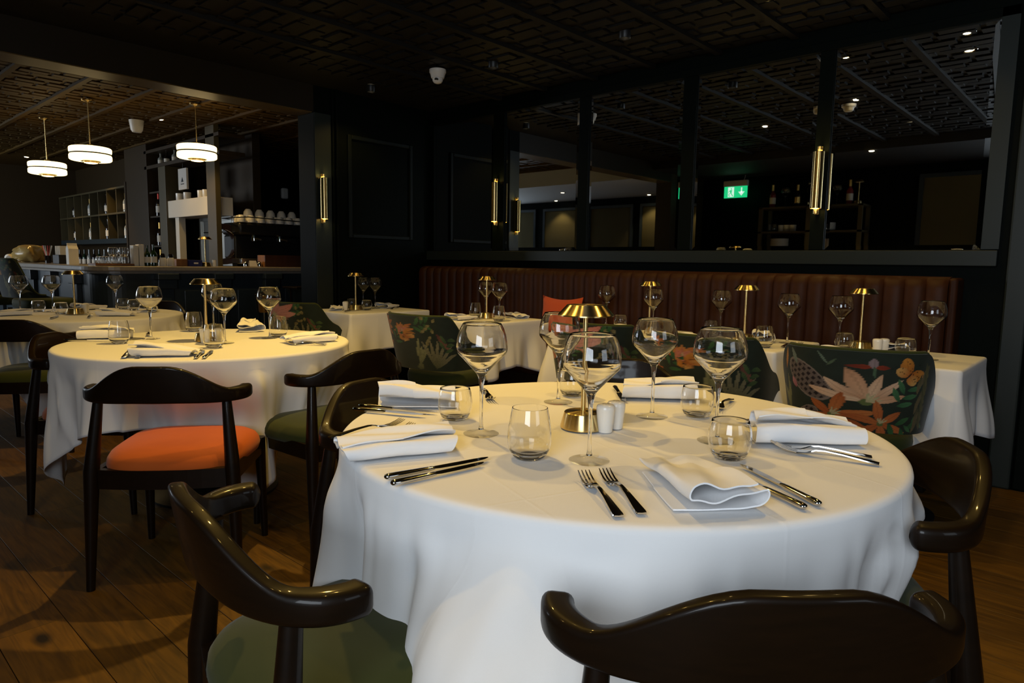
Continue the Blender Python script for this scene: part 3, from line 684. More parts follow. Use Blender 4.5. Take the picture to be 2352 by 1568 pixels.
# ------------------------------------------------------------------ floral tub chairs
def paint(U, V, kind):
    # U 0..1.65 across, V 0..1 up; a botanical print, flat colours with veins
    rnd = random.Random(kind); C = np.empty(U.shape+(3,)); C[:] = S(26, 40, 30)[:3]
    n = np.sin(U*23+V*9)*np.sin(V*31-U*7); C *= (1+.12*n)[..., None]
    def lens(cx, cy, a, L, W, col, col2=None, sh=.8):
        ca, sa = math.cos(a), math.sin(a); x = (U-cx)*ca+(V-cy)*sa; y = -(U-cx)*sa+(V-cy)*ca
        t = x/L; k = (t > 0) & (t < 1); wd = np.where(k, W*np.sin(PI*np.clip(t, 0, 1))**sh, 0)
        m = k & (np.abs(y) < wd)
        c1 = np.array(S(*col)[:3]); c2 = np.array(S(*(col2 or col))[:3])
        q = np.clip(t, 0, 1)[..., None]; cc = c1*(1-q)+c2*q
        vein = (np.abs(y) < .006)[..., None]*.25; edge = (np.abs(y)/np.maximum(wd, 1e-5))[..., None]*.22
        C[m] = (cc*(1-vein)*(1.05-edge))[m]
    def disc(cx, cy, rx, ry, a, col):
        ca, sa = math.cos(a), math.sin(a); x = (U-cx)*ca+(V-cy)*sa; y = -(U-cx)*sa+(V-cy)*ca
        m = (x/rx)**2+(y/ry)**2 < 1; C[m] = S(*col)[:3]; return m, x, y
    def leafspray(cx, cy, a, n, L, col, col2):
        for i in range(n):
            f = i/max(1, n-1); lens(cx+.22*f*math.cos(a), cy+.22*f*math.sin(a), a+(.9 if i % 2 else -.9), L, L*.16, col, col2)
    def lily(cx, cy, r, cols, rot, n=6, spread=2*PI, pw=.17):
        for i in range(n):
            a = rot+spread*i/n; lens(cx, cy, a, r*(1+.15*(i % 2)), r*pw, cols[i % len(cols)], cols[(i+1) % len(cols)])
        disc(cx, cy, r*.12, r*.12, 0, (96, 110, 60))
        for i in range(4): lens(cx, cy, rot+.4*i, r*.35, r*.03, (210, 200, 150))
    def strap(cx, cy, a0, n, L, col, col2):
        for i in range(n): lens(cx+i*.018, cy, a0+(i-n/2)*.13, L*(.8+.2*math.sin(i*2)), .020, col, col2, .5)
    def butterfly(cx, cy, s, rot):
        for a, L, W in ((1.9, .22, .075), (.1, .24, .07)):
            lens(cx, cy, rot+a, L*s, W*s, (176, 92, 22), (214, 140, 48), .6)
        for a, L, W in ((2.75, .15, .06), (-.75, .15, .065)):
            lens(cx, cy, rot+a, L*s, W*s, (186, 104, 36), (222, 170, 92), .5)
        for q in range(26):
            a = rot+random.Random(q).uniform(-1, 3); rr = random.Random(q+50).uniform(.05, .19)*s
            x0, y0 = cx+rr*math.cos(a), cy+rr*math.sin(a); inb = (U-x0)**2+(V-y0)**2 < (.008*s)**2
            C[inb] *= .22
        lens(cx-.03*s, cy-.05*s, rot+1.0, .12*s, .010*s, (40, 22, 10))
    def scaly(cx, cy, rx, ry, a):
        m, x, y = disc(cx, cy, rx, ry, a, (104, 90, 82))
        ch = (np.mod(x/.075+np.floor(y/.06)*.5, 1) < .5) & (np.mod(y/.06, 1) < .62); C[m & ch] = S(26, 12, 16)[:3]
        fr = m & (np.mod(x/.0375, 1) < .10); C[fr] *= .7
        rim = m & ((x/rx)**2+(y/ry)**2 > .82); C[rim] = S(128, 114, 104)[:3]
    if kind == 4:
        strap(.16, .02, 1.85, 5, .62, (70, 84, 50), (150, 150, 96)); lens(.09, .70, 1.3, .28, .03, (196, 120, 40), (210, 150, 60))
        scaly(.46, .60, .33, .17, -.75); scaly(.46, .14, .16, .10, .6)
        lens(.27, .98, -1.2, .22, .03, (120, 132, 116)); lens(.60, .98, -1.05, .20, .012, (110, 130, 110)); lens(.68, .80, .9, .12, .012, (90, 110, 80)); lens(.24, .60, -1.0, .16, .035, (190, 130, 130), (160, 90, 100))
        lily(.90, .38, .37, [(226, 180, 140), (204, 150, 110), (236, 200, 164)], .30, 6, 3.0, .12)
        lily(.72, .18, .27, [(186, 100, 42), (204, 124, 62), (176, 88, 34)], .3)
        lily(1.02, .12, .26, [(196, 112, 54), (182, 94, 40)], .7)
        leafspray(1.16, .36, 1.1, 5, .20, (44, 92, 56), (72, 124, 78)); leafspray(1.10, .14, -.35, 4, .20, (36, 84, 46), (60, 110, 60)); leafspray(1.28, .12, .2, 3, .14, (50, 100, 60), (80, 130, 80))
        for a in (0, PI): lens(.93, .82, a, .13, .028, (150, 54, 20), (120, 40, 16))
        lens(.93, .80, 1.57, .13, .035, (150, 130, 132)); lens(.935, .83, -1.5, .14, .014, (80, 110, 80))
        butterfly(1.25, .74, 1.0, -.1)
        for i in range(9): lens(1.40+.02*(i % 3), .02+.08*i, 1.2+.25*math.sin(i*2.3), .26, .030, (120, 104, 70), (70, 72, 40))
        for i in range(7): lens(1.55, .05+.11*i, 1.9, .2, .03, (108, 100, 48), (60, 66, 34))
    else:
        cols = [(206, 120, 92), (220, 146, 110)] if kind % 2 else [(196, 112, 50), (210, 140, 70)]
        strap(.75+.1*rnd.random(), .02, 1.45, 6, .6, (90, 96, 62), (150, 150, 104)); strap(.20, .03, 1.7, 4, .5, (80, 96, 58), (128, 136, 88))
        lily(.30, .80, .24, [(186, 104, 46), (204, 130, 66)], -2.2+rnd.random(), 6, 3.2); lily(.18, .36, .30, [(200, 116, 56), (184, 96, 42)], .5, 6, 3.0)
        lily(.74, .72, .15, cols, rnd.random()*6, 11); lily(.74, .72, .10, [(220, 140, 110), (200, 112, 86)], rnd.random(), 9)
        leafspray(.86, .82, .3, 6, .18, (34, 82, 44), (70, 116, 64)); leafspray(.55, .50, .9, 5, .18, (40, 88, 50), (66, 110, 60))
        for i in range(9): lens(1.05+.05*(i % 4), .55+.05*i, rnd.random()*6, .09, .028, (150, 140, 92), (110, 100, 60))
        for i in range(6): lens(1.20, .05, .6+.28*i, .55, .034, (84, 90, 62), (140, 132, 100))
        if kind % 2: lily(.62, .70, .42, [(214, 132, 116), (226, 160, 140)], .2, 6, 2.8)
        lens(1.25, .70, -.9, .4, .05, (92, 46, 40), (130, 90, 70)); leafspray(1.4, .35, 1.3, 5, .2, (46, 78, 44), (84, 104, 60))
        butterfly(.45+.9*rnd.random(), .60, .6, rnd.random()*2)
    return C
def tub_shell(kind, NU=150, NV=96, zb=.50, zt=.835, nu_half=122):
    # wrap-around back: angle over u, height over v; inner and outer skin joined by a rolled top edge
    V = []; F = []; uv = []
    th = .030
    def pt(u, v, off):
        a = math.radians(nu_half)*(2*u-1)
        top = zt-.31*smooth(.46, 1.0, abs(2*u-1)); z = zb+(top-zb)*v
        fl = 1+.13*v*(1-.3*abs(2*u-1))
        ex = .5
        sx = math.copysign(abs(math.sin(a))**.72, math.sin(a)); cxx = math.copysign(abs(math.cos(a))**.60, math.cos(a))
        rx, ry = .262*fl-off, (.235*fl-off)
        return (rx*sx, -.02-ry*cxx-.05*v, z)
    me = bpy.data.meshes.new('back_shell')
    for off in (0, th):
        n0 = len(V)
        for j in range(NV+1):
            for i in range(NU+1): V.append(pt(i/NU, j/NV, off)); uv.append((i/NU, j/NV, off))
        for j in range(NV):
            for i in range(NU):
                q = [n0+j*(NU+1)+i, n0+j*(NU+1)+i+1, n0+(j+1)*(NU+1)+i+1, n0+(j+1)*(NU+1)+i]; F.append(q if off == 0 else q[::-1])
    n1 = (NU+1)*(NV+1)
    for i in range(NU):
        for j, fl in ((NV, 1), (0, 0)):
            a, b2 = j*(NU+1)+i, j*(NU+1)+i+1; q = [a, b2, n1+b2, n1+a]; F.append(q if fl else q[::-1])
    for j in range(NV):
        for i in (0, NU):
            a, b2 = j*(NU+1)+i, (j+1)*(NU+1)+i; F.append([a, b2, n1+b2, n1+a])
    me.from_pydata(V, [], F); me.update()
    me.polygons.foreach_set('use_smooth', [True]*len(F)); me.set_sharp_from_angle(angle=math.radians(60))
    uv = np.array(uv); U = uv[:, 0]; 
    # print is laid centred on the back: seen from behind u runs left to right
    Uo = .825+(U-.5)*1.65*1.35*nu_half/96; Cc = paint(Uo, uv[:, 1], kind)*(.72 if kind == 4 else .78)
    at = me.color_attributes.new('print', 'FLOAT_COLOR', 'POINT'); at.data.foreach_set('color', np.c_[Cc, np.ones(len(V))].astype(np.float32).ravel())
    me.materials.append(M['print'])
    edge = [Vector(pt(i/60, 1, th/2))+Vector((0, 0, .003)) for i in range(61)]
    pip = MB().tube(edge, .008, 8).mesh('piping', M['green'])
    return me, pip
def seat_mesh(name, mt, z0, z1, w=.225, d=.215):
    out = []; Nn = 48
    for i in range(Nn):
        a = 2*PI*i/Nn; ca, sa = math.cos(a), math.sin(a); e = 2/3.2
        out.append((math.copysign(abs(ca)**e, ca)*w, .03+math.copysign(abs(sa)**e, sa)*d))
    rings = []
    for f, g in ((.95, 0), (1, .12), (1.02, .5), (1, .8), (.95, .93), (.8, 1), (.02, 1.04)): rings.append([(x*f, .03+(y-.03)*f, z0+(z1-z0)*g) for x, y in out])
    return MB().loft(rings).mesh(name, mt, True, 70)
tub_seat = seat_mesh('seat', M['green'], .385, .475)
tub_legs = [MB().tube([(sx*.19, sy, 0), (sx*.175, sy*.93, .39)], [.012, .021], 12).mesh('leg', M['wood']) for sx, sy in ((-1, .22), (1, .22), (-1, -.20), (1, -.20))]
tub_base = MB().box((-.19, -.19, .355), (.19, .22, .388)).mesh('seat_frame', M['wood'], False)
SHELLS = {4: tub_shell(4, 260, 170), 1: tub_shell(1), 2: tub_shell(2)}
def tub_chair(c, facing, kind, label):
    t = thing('floral_chair', label, 'chair', (c[0], c[1], 0), math.radians(facing-90), 'floral tub chairs')
    sh, pp = SHELLS[kind]; o = link('back_shell', sh, t); link('piping', pp, o)
    link('seat', tub_seat, t); link('seat_frame', tub_base, t)
    for l in tub_legs: link('leg', l, t)
tub_chair((3.205, .865), 11, 4, 'floral tub chair with butterfly and orange lilies, back to the front table')
tub_chair((3.20, 1.50), 2, 2, 'floral tub chair second from the right, mostly hidden behind the wine glasses')
tub_chair((3.27, 2.24), 10, 1, 'floral tub chair with pink lilies behind the brass lamp of the front table')
tub_chair((2.91, 3.265), 5, 2, 'floral tub chair before the cushion table, orange and pink flowers on its back')
tub_chair((2.90, 4.80), 14, 1, 'floral tub chair before the corner table, beyond the second round table')
# bar stools with the same print
st_legs = [MB().tube([(sx*.21, sy, 0), (sx*.17, sy*.85, .70)], [.013, .02], 12).mesh('leg', M['wood']) for sx, sy in ((-1, .21), (1, .21), (-1, -.21), (1, -.21))]
st_shell, st_pip = tub_shell(2, 110, 70, .80, 1.13, 90)
st_seat = seat_mesh('seat', M['green'], .70, .79)
st_rest = MB().tube([(.2*math.cos(a), .2*math.sin(a), .28) for a in [i*PI/12 for i in range(25)]], .009, 8).mesh('foot_rest', M['brass'])
def stool(c, facing, label):
    t = thing('bar_stool', label, 'bar stool', (c[0], c[1], 0), math.radians(facing-90), 'floral bar stools')
    o = link('back_shell', st_shell, t); link('piping', st_pip, o); link('seat', st_seat, t); link('foot_rest', st_rest, t)
    for l in st_legs: link('leg', l, t)
stool((1.62, 7.25), 10, 'tall floral bar stool at the rounded corner of the bar')
stool((1.50, 8.0), 8, 'tall floral bar stool at the left edge of the picture, beyond the farthest table')

# ------------------------------------------------------------------ tableware
def arc(cx, cz, r, a0, a1, n): return [(cx+r*math.cos(math.radians(a0+(a1-a0)*i/n)), cz+r*math.sin(math.radians(a0+(a1-a0)*i/n))) for i in range(n+1)]
def goblet_meshes():
    foot = [(0, 0), (.040, 0), (.0425, .0012), (.0425, .0022), (.030, .0042), (.015, .0075), (.0068, .0115), (0, .0118)]
    shaft = [(0, .0118), (.0066, .0120), (.0048, .020), (.0040, .045), (.0040, .085), (.0046, .110), (.0065, .128), (.0085, .138), (0, .138)]
    out = [(0, .138), (.0085, .138), (.0115, .145), (.018, .153), (.030, .166), (.046, .183), (.0560, .193), (.0592, .1985), (.0602, .204), (.0604, .212), (.0594, .224), (.0566, .239), (.0520, .253), (.0472, .262), (.0450, .266)]
    inn = [(.0442, .2665), (.0438, .2657), (.0460, .2615), (.0508, .2525), (.0554, .2385), (.0582, .2238), (.0592, .212), (.0590, .2045), (.0580, .2000), (.0548, .1950), (.0450, .1855), (.0290, .1700), (.0160, .1580), (.008, .1535), (0, .152)]
    return MB().lathe(foot, 36).mesh('foot', M['glassfoot'], True, 50), MB().lathe(shaft, 20).mesh('stem', M['glass'], True, 50), MB().lathe(out+inn, 48).mesh('bowl', M['glass'], True, 60)
GFT, GST, GBO = goblet_meshes()
def tumbler_mesh(H, rb, rm, rt, zm):
    def r(z):
        if z < zm: f = z/zm; return rb+(rm-rb)*math.sin(f*PI/2)**.8
        f = (z-zm)/(H-zm); return rm+(rt-rm)*(1-math.cos(f*PI/2))
    zs = [H*i/18 for i in range(19)]
    p = [(0, .0015), (rb*.6, .0012), (rb*.9, 0), (rb, .0008)]+[(r(z), z) for z in zs[1:]]
    q = [(r(z)-.0016, z) for z in reversed(zs) if z > .012]; q[0] = (q[0][0], H+.0004)
    q += [(rb*.86, .011), (rb*.5, .0085), (0, .008)]
    return MB().lathe(p+q, 44).mesh('tumbler', M['glass'], True, 60)
TUM = {'low': tumbler_mesh(.083, .030, .0455, .0385, .045), 'tall': tumbler_mesh(.108, .029, .0465, .0375, .038)}
ZT = .7538
def goblet(x, y, label, group='stemmed wine glasses'):
    t = thing('wine_glass', label, 'wine glass', (x, y, ZT), random.random()*6, group); link('foot', GFT, t); link('stem', GST, t); link('bowl', GBO, t)
def tumbler(x, y, kind, label): tag(link('tumbler', TUM[kind], None, (x, y, ZT)), label, 'tumbler', 'water tumblers')
def brass_lamp_meshes():
    return [('base', MB().lathe([(0, 0), (.054, 0), (.0565, .002), (.0565, .006), (.0475, .040), (.046, .0415), (.010, .0440), (0, .0440)], 48).mesh('base', M['brass'], True, 30)),
            ('stem', MB().tube([(0, 0, .043), (0, 0, .287)], .0062, 16).mesh('stem', M['brass'])),
            ('shade', MB().lathe([(0, .308), (.047, .308), (.0482, .3065), (.0690, .284), (.0690, .281), (.066, .281), (.0455, .303), (0, .303)], 48).mesh('shade', M['brass'], True, 30)),
            ('diffuser', MB().lathe([(0, .288), (.058, .288), (.058, .290), (0, .290)], 32).mesh('diffuser', M['porcelain']))]
BL = brass_lamp_meshes()
def brass_lamp(x, y, z, label):
    t = thing('table_lamp', label, 'table lamp', (x, y, z), random.random()*6, 'brass mushroom table lamps')
    for n, me in BL: link(n, me, t)
SHK = MB().lathe([(0, 0), (.0165, 0), (.018, .003), (.0205, .030), (.0228, .055), (.0228, .062), (.020, .067), (.012, .0695), (0, .070)], 28).mesh('shaker', M['porcelain'], True, 60)
HOL = MB()
for i in range(5): HOL.lathe([(.0015, .0701), (0, .0703)], 6, (.007*math.cos(i*1.256), .007*math.sin(i*1.256), 0))
HOL = HOL.mesh('holes', M['blackmetal'])
def shaker(x, y, label):
    o = tag(link('shaker', SHK, None, (x, y, ZT)), label, 'shaker', 'white salt and pepper shakers'); link('holes', HOL, o)
def fork_mesh(L=.205):
    b = MB(); rings = []
    prof = [(0, .0085, .0035), (.006, .0100, .0038), (.03, .0085, .0065), (.07, .0058, .0115), (.105, .0042, .0140), (.122, .0042, .0125), (.132, .0085, .0090), (.142, .0125, .0062), (.158, .0128, .0048), (.160, .0128, .0048)]
    for y, w_, z in prof:
        y *= L/.205; rings.append([(-w_, y, z), (0, y, z-.0008), (w_, y, z), (w_*.9, y, z+.0022), (0, y, z+.0016), (-w_*.9, y, z+.0022)])
    b.loft(rings)
    for k in range(4):
        x = -.0107+.00713*k; rg = []
        for y, w_, z in ((.1595, .0021, .0048), (.175, .0018, .0062), (.192, .0015, .0105), (.205, .0007, .0158)):
            y *= L/.205; rg.append([(x-w_, y, z), (x+w_, y, z), (x+w_, y, z+.0018), (x-w_, y, z+.0018)])
        b.loft(rg)
    return b.mesh('fork', M['steel'], True, 50)
def knife_mesh(L=.236):
    b = MB(); rings = []
    for y, w_, h in ((0, .003, .002), (.002, .0065, .0045), (.008, .0082, .0060), (.03, .0078, .0058), (.08, .0064, .0048), (.100, .0058, .0042), (.106, .0050, .0032)):
        rings.append([(w_*math.cos(a), y*L/.236, .0065+h*math.sin(a)) for a in [2*PI*i/10 for i in range(10)]])
    b.loft(rings); rg = []
    for y, x0, x1, t_ in ((.104, -.0050, .0055, .0018), (.115, -.0062, .0085, .0014), (.150, -.0070, .0098, .0011), (.200, -.0072, .0090, .0009), (.222, -.0066, .0050, .0008), (.233, -.0050, -.0005, .0006), (.236, -.0040, -.0030, .0004)):
        y *= L/.236; rg.append([(x0, y, .0065-t_), (x1, y, .0062), (x1, y, .0066), (x0, y, .0065+t_)])
    b.loft(rg); return b.mesh('knife', M['steel'], True, 50)
FK, FKS, KN, KNS = fork_mesh(), fork_mesh(.185), knife_mesh(), knife_mesh(.215)
def cutlery(me, name, a, b, label, z=0):
    tag(link(name, me, None, (a[0], a[1], ZT+z), math.atan2(b[1]-a[1], b[0]-a[0])-PI/2), label, name, name+'s laid on the tables')
def napkin_mesh(seed, L=.20, wd=.062, puff=1.0, taper=.25, roll=1.0):
    rnd = random.Random(seed)
    ctrl = [(1.0, .0045), (.5, .003), (0, .003), (-.55, .004), (-.93, .007)]
    path = list(ctrl)
    for i in range(1, 8): a = -PI/2-i*PI/8; path.append((-.93+.20*math.cos(a)*1, .007+.0125+.0125*math.sin(a)))
    path += [(-.55, .0290), (-.10, .0225), (.35, .0170), (.70, .0195)]
    for i in range(1, 7): a = -PI/2+i*PI/7; path.append((.80+.20*math.cos(a), .0300+.0100*math.sin(a)))
    path += [(.55, .0405), (.15, .0350), (-.30, .0330), (-.62, .0395)]
    for _ in range(2):
        q = [path[0]]
        for p0, p1 in zip(path, path[1:]): q += [(.75*p0[0]+.25*p1[0], .75*p0[1]+.25*p1[1]), (.25*p0[0]+.75*p1[0], .25*p0[1]+.75*p1[1])]
        path = q+[path[-1]]
    NX = 26; rows = []; ph = [rnd.random()*6 for _ in range(6)]
    th = .0018
    for i in range(NX+1):
        f = i/NX; w_ = wd*(1-taper*f)*(1+.05*math.sin(3*f+ph[0])); sk = .018*math.sin(1.6*f+ph[1])-.03*f*(rnd.random()*0+1)*math.sin(ph[5])
        ring_o, ring_i = [], []
        for j, (u, z) in enumerate(path):
            pr = j/len(path); x = -L/2+L*f+.010*math.sin(5*pr+ph[2])*(1 if f > .5 else -1)+.035*pr*(f-.4)
            zz = z*puff*(1+.35*pr*math.sin(2.6*f+ph[3])-.28*f*pr)+.0035*pr*math.sin(9*f+7*u+ph[4]); y = u*w_+sk*pr
            ring_o.append(Vector((x, y, max(.0012, zz))))
        rows.append(ring_o)
    # ribbon with thickness: offset by the path normal
    rg = []
    for r in rows:
        n = len(r); inner = []
        for j, p in enumerate(r):
            t_ = r[min(j+1, n-1)]-r[max(j-1, 0)]; nn = Vector((0, -t_.z, t_.y)); nn = nn.normalized() if nn.length > 1e-8 else Vector((0, 0, 1))
            q = p+nn*th*1.5; q.z = max(q.z, .0006); inner.append(q)
        rg.append([tuple(p) for p in r]+[tuple(p) for p in reversed(inner)])
    return MB().loft(rg).mesh('napkin', M['napkin'], True, 75)
NAP = [napkin_mesh(1, .21, .064, 1.0, .15), napkin_mesh(2, .20, .060, 1.25, .30), napkin_mesh(5, .19, .058, .9, .1), napkin_mesh(9, .20, .066, 1.5, .25)]
def napkin(k, x, y, deg, label, s=1): o = tag(link('napkin', NAP[k], None, (x, y, ZT), math.radians(deg)), label, 'napkin', 'folded white napkins'); o.scale = (s, s, s)

F = ' on the front round table'
goblet(1.118, 1.120, 'wine glass left of the brass lamp'+F); goblet(1.123, .806, 'wine glass nearest the camera, before the brass lamp'+F)
goblet(1.543, 1.225, 'wine glass behind the brass lamp'+F); goblet(1.581, .931, 'wine glass before the far napkin'+F+', right of the shakers'); goblet(1.463, .690, 'wine glass rightmost'+F)
tumbler(1.180, 1.279, 'low', 'low round tumbler by the far left napkin'+F); tumbler(1.050, .908, 'tall', 'taller tumbler in the middle'+F+', before the lamp base')
tumbler(1.664, 1.265, 'low', 'low tumbler hidden behind the lamp stem'+F); tumbler(1.680, .851, 'low', 'low tumbler behind the rightmost wine glass'+F); tumbler(1.356, .608, 'low', 'low round tumbler nearest the right edge'+F)
brass_lamp(1.346, .988, ZT, 'brass mushroom table lamp'+F)
shaker(1.352, .925, 'white ceramic shaker beside the brass lamp base'+F); shaker(1.402, .928, 'white ceramic shaker half hidden behind the other'+F)
cutlery(FK, 'fork', (.834, 1.325), (1.04, 1.319), 'fork farther from the camera by the left napkin'+F); cutlery(FKS, 'fork', (.845, 1.270), (1.03, 1.268), 'fork half under the left napkin'+F)
cutlery(KN, 'knife', (.745, 1.000), (.984, .952), 'knife beside the left napkin'+F+', the farther of its pair'); cutlery(KNS, 'knife', (.732, .963), (.943, .935), 'knife nearest the table edge by the left napkin'+F)
cutlery(KN, 'knife', (1.083, 1.568), (1.179, 1.356), 'knife alongside the far left napkin'+F+', nearer to it'); cutlery(KNS, 'knife', (1.046, 1.542), (1.137, 1.345), 'knife by the far left napkin'+F+', outer of its pair')
cutlery(FK, 'fork', (1.52, 1.52), (1.40, 1.36), 'fork peeping out behind the far left napkin'+F)
cutlery(FK, 'fork', (.895, .580), (1.020, .745), 'fork left of the near napkin'+F+', outer of its pair'); cutlery(FK, 'fork', (.932, .560), (1.066, .733), 'fork left of the near napkin'+F+', close to it')
cutlery(KN, 'knife', (1.146, .375), (1.260, .581), 'knife right of the near napkin, tip under its corner'+F); cutlery(KN, 'knife', (1.180, .363), (1.301, .545), 'outer knife right of the near napkin'+F)
cutlery(FK, 'fork', (1.573, .385), (1.503, .585), 'fork below the right napkin, closer to it'+F); cutlery(FK, 'fork', (1.528, .359), (1.487, .568), 'fork below the right napkin, nearer the camera'+F)
cutlery(KN, 'knife', (1.853, .570), (1.70, .735), 'knife behind the right napkin'+F); cutlery(KNS, 'knife', (1.825, .560), (1.68, .70), 'shorter knife partly under the right napkin'+F)
cutlery(FK, 'fork', (1.96, .88), (1.775, .84), 'fork behind the rightmost wine glass'+F); cutlery(KN, 'knife', (1.86, 1.24), (1.70, 1.10), 'knife left of the far napkin'+F)
napkin(0, 1.105, .565, 50, 'white napkin rolled open at its end, nearest the camera'+F, 1.08); napkin(2, .885, 1.145, -28, 'flat folded white napkin at the left'+F, 1.12)
napkin(3, 1.225, 1.485, 140, 'puffed white napkin at the far left'+F, 1.0); napkin(1, 1.62, .545, -55, 'layered white napkin at the right'+F, 1.1); napkin(3, 1.83, 1.06, -55, 'folded white napkin at the far side'+F)

F = ' on the second round table'
goblet(1.268, 3.629, 'wine glass left of the lamp'+F); goblet(1.461, 3.225, 'wine glass just right of the lamp'+F); goblet(1.73, 3.296, 'wine glass rightmost'+F); goblet(1.712, 3.92, 'wine glass behind the lamp'+F)
tumbler(1.094, 3.535, 'tall', 'tall tumbler leftmost'+F); tumbler(1.583, 3.873, 'tall', 'tall tumbler behind the lamp'+F); tumbler(1.352, 3.098, 'tall', 'tall tumbler before the lamp'+F); tumbler(1.794, 3.324, 'tall', 'tall tumbler beside the rightmost glass'+F)
brass_lamp(1.437, 3.375, ZT, 'brass mushroom table lamp'+F); shaker(1.40, 3.31, 'white shaker hidden behind the tumbler'+F); shaker(1.47, 3.30, 'white shaker beside the lamp base'+F)
cutlery(FK, 'fork', (.935, 2.985), (1.02, 3.16), 'outer fork left of the near napkin'+F); cutlery(FK, 'fork', (.975, 2.955), (1.085, 3.13), 'fork half under the near napkin'+F)
cutlery(KN, 'knife', (1.14, 2.79), (1.261, 2.99), 'knife right of the near napkin'+F); cutlery(KN, 'knife', (1.165, 2.77), (1.291, 2.975), 'outer knife right of the near napkin'+F)
cutlery(FK, 'fork', (1.80, 2.87), (1.66, 3.03), 'fork before the right napkin'+F); cutlery(FKS, 'fork', (1.78, 2.85), (1.63, 3.0), 'fork nearer the rim before the right napkin'+F); cutlery(KN, 'knife', (1.99, 3.06), (1.83, 3.20), 'knife behind the right napkin'+F)
cutlery(KN, 'knife', (.93, 3.79), (1.13, 3.62), 'knife at the left rim'+F); cutlery(FK, 'fork', (1.36, 3.93), (1.30, 3.75), 'fork right of the left napkin'+F)
napkin(0, 1.10, 2.99, -38, 'folded white napkin nearest the orange chair'+F, 1.05); napkin(1, 1.12, 3.80, -25, 'folded white napkin at the left'+F, 1.05); napkin(3, 1.84, 3.74, 70, 'tall folded white napkin at the far side'+F, 1.0); napkin(2, 1.80, 3.03, -8, 'rumpled white napkin at the right rim'+F, 1.15)

F = ' on the farthest round table'
goblet(1.201, 5.95, 'wine glass leftmost'+F); goblet(1.39, 5.90, 'wine glass left of the lamp'+F); goblet(1.798, 5.849, 'wine glass right of the lamp'+F)
tumbler(1.308, 5.93, 'low', 'low tumbler between two wine glasses'+F); tumbler(1.371, 5.61, 'low', 'low tumbler before the lamp'+F); tumbler(1.868, 5.90, 'low', 'low tumbler behind the right wine glass'+F); tumbler(1.887, 5.728, 'low', 'low tumbler rightmost'+F)
brass_lamp(1.443, 5.557, ZT, 'brass mushroom table lamp'+F); shaker(1.51, 5.60, 'white shaker right of the lamp'+F); shaker(1.54, 5.66, 'white shaker farther right of the lamp'+F)
napkin(2, 1.10, 5.67, 0, 'white napkin at the left'+F); napkin(0, 1.66, 6.02, 30, 'white napkin behind the lamp'+F); napkin(1, 1.93, 5.53, 60, 'white napkin at the right'+F); napkin(0, 1.62, 5.25, -40, 'white napkin near the rim'+F)
cutlery(KN, 'knife', (1.20, 5.16), (1.30, 5.38), 'knife at the near rim'+F); cutlery(FK, 'fork', (1.66, 5.35), (1.56, 5.55), 'fork right of the lamp'+F); cutlery(FK, 'fork', (1.40, 5.1), (1.47, 5.3), 'fork at the near rim'+F)

F = ' on the nearest banquette table'
goblet(3.676, 1.095, 'wine glass left of the lamp'+F); goblet(3.53, .665, 'wine glass at the right'+F); tumbler(3.643, 1.06, 'low', 'low tumbler left of the lamp'+F); tumbler(3.605, .775, 'low', 'low tumbler right of the lamp'+F)
brass_lamp(3.70, 1.0, ZT, 'brass mushroom table lamp'+F); shaker(3.62, .90, 'white shaker right of the lamp'+F); shaker(3.66, .88, 'second white shaker right of the lamp'+F); napkin(0, 3.77, .87, 10, 'folded white napkin behind the shakers'+F); napkin(2, 3.35, .98, 80, 'white napkin hidden behind the butterfly chair'+F)
cutlery(FK, 'fork', (3.34, 1.06), (3.52, 1.09), 'fork'+F)
F = ' on the second banquette table'
goblet(3.70, 1.365, 'wine glass right of the lamp'+F); goblet(3.80, 1.80, 'wine glass left of the lamp'+F); tumbler(3.40, 1.37, 'tall', 'tumbler right of the lamp'+F); tumbler(3.80, 1.86, 'low', 'low tumbler leftmost'+F)
brass_lamp(3.56, 1.545, ZT, 'brass mushroom table lamp'+F); napkin(1, 3.72, 1.50, 15, 'folded white napkin behind the lamp'+F); napkin(2, 3.36, 1.72, 85, 'white napkin at the near edge'+F)
cutlery(FK, 'fork', (3.44, 1.26), (3.62, 1.27), 'fork at the right edge'+F); cutlery(FKS, 'fork', (3.46, 1.30), (3.63, 1.31), 'second fork at the right edge'+F)
F = ' on the middle banquette table'
goblet(3.60, 2.14, 'wine glass right of the lamp'+F); goblet(3.80, 2.62, 'wine glass left, before the cushion'+F); tumbler(3.732, 2.46, 'low', 'low tumbler in the middle'+F); tumbler(3.50, 2.10, 'low', 'low tumbler at the right'+F)
brass_lamp(3.66, 2.20, ZT, 'brass mushroom table lamp'+F); napkin(0, 3.42, 2.35, 85, 'folded white napkin'+F)
F = ' on the cushion table'
goblet(3.58, 3.41, 'wine glass right of the lamp'+F); goblet(3.64, 3.61, 'wine glass behind the lamp'+F); tumbler(3.55, 3.63, 'tall', 'tall tumbler left of the lamp'+F); tumbler(3.438, 3.28, 'tall', 'tall tumbler right of the lamp'+F)
brass_lamp(3.56, 3.52, ZT, 'brass mushroom table lamp'+F); napkin(0, 3.33, 3.55, 0, 'folded white napkin at the near edge'+F, .95); napkin(2, 3.76, 3.40, 60, 'folded white napkin near the bench'+F, .95)
cutlery(FK, 'fork', (3.26, 3.42), (3.40, 3.45), 'fork at the near edge'+F); cutlery(KN, 'knife', (3.28, 3.72), (3.46, 3.74), 'knife at the left'+F)
F = ' on the corner table'
goblet(3.46, 4.93, 'wine glass behind the lamp'+F); goblet(3.52, 4.84, 'wine glass right of the lamp'+F); tumbler(3.373, 4.98, 'low', 'low tumbler behind the lamp'+F); tumbler(3.346, 4.72, 'low', 'low tumbler before the lamp'+F)
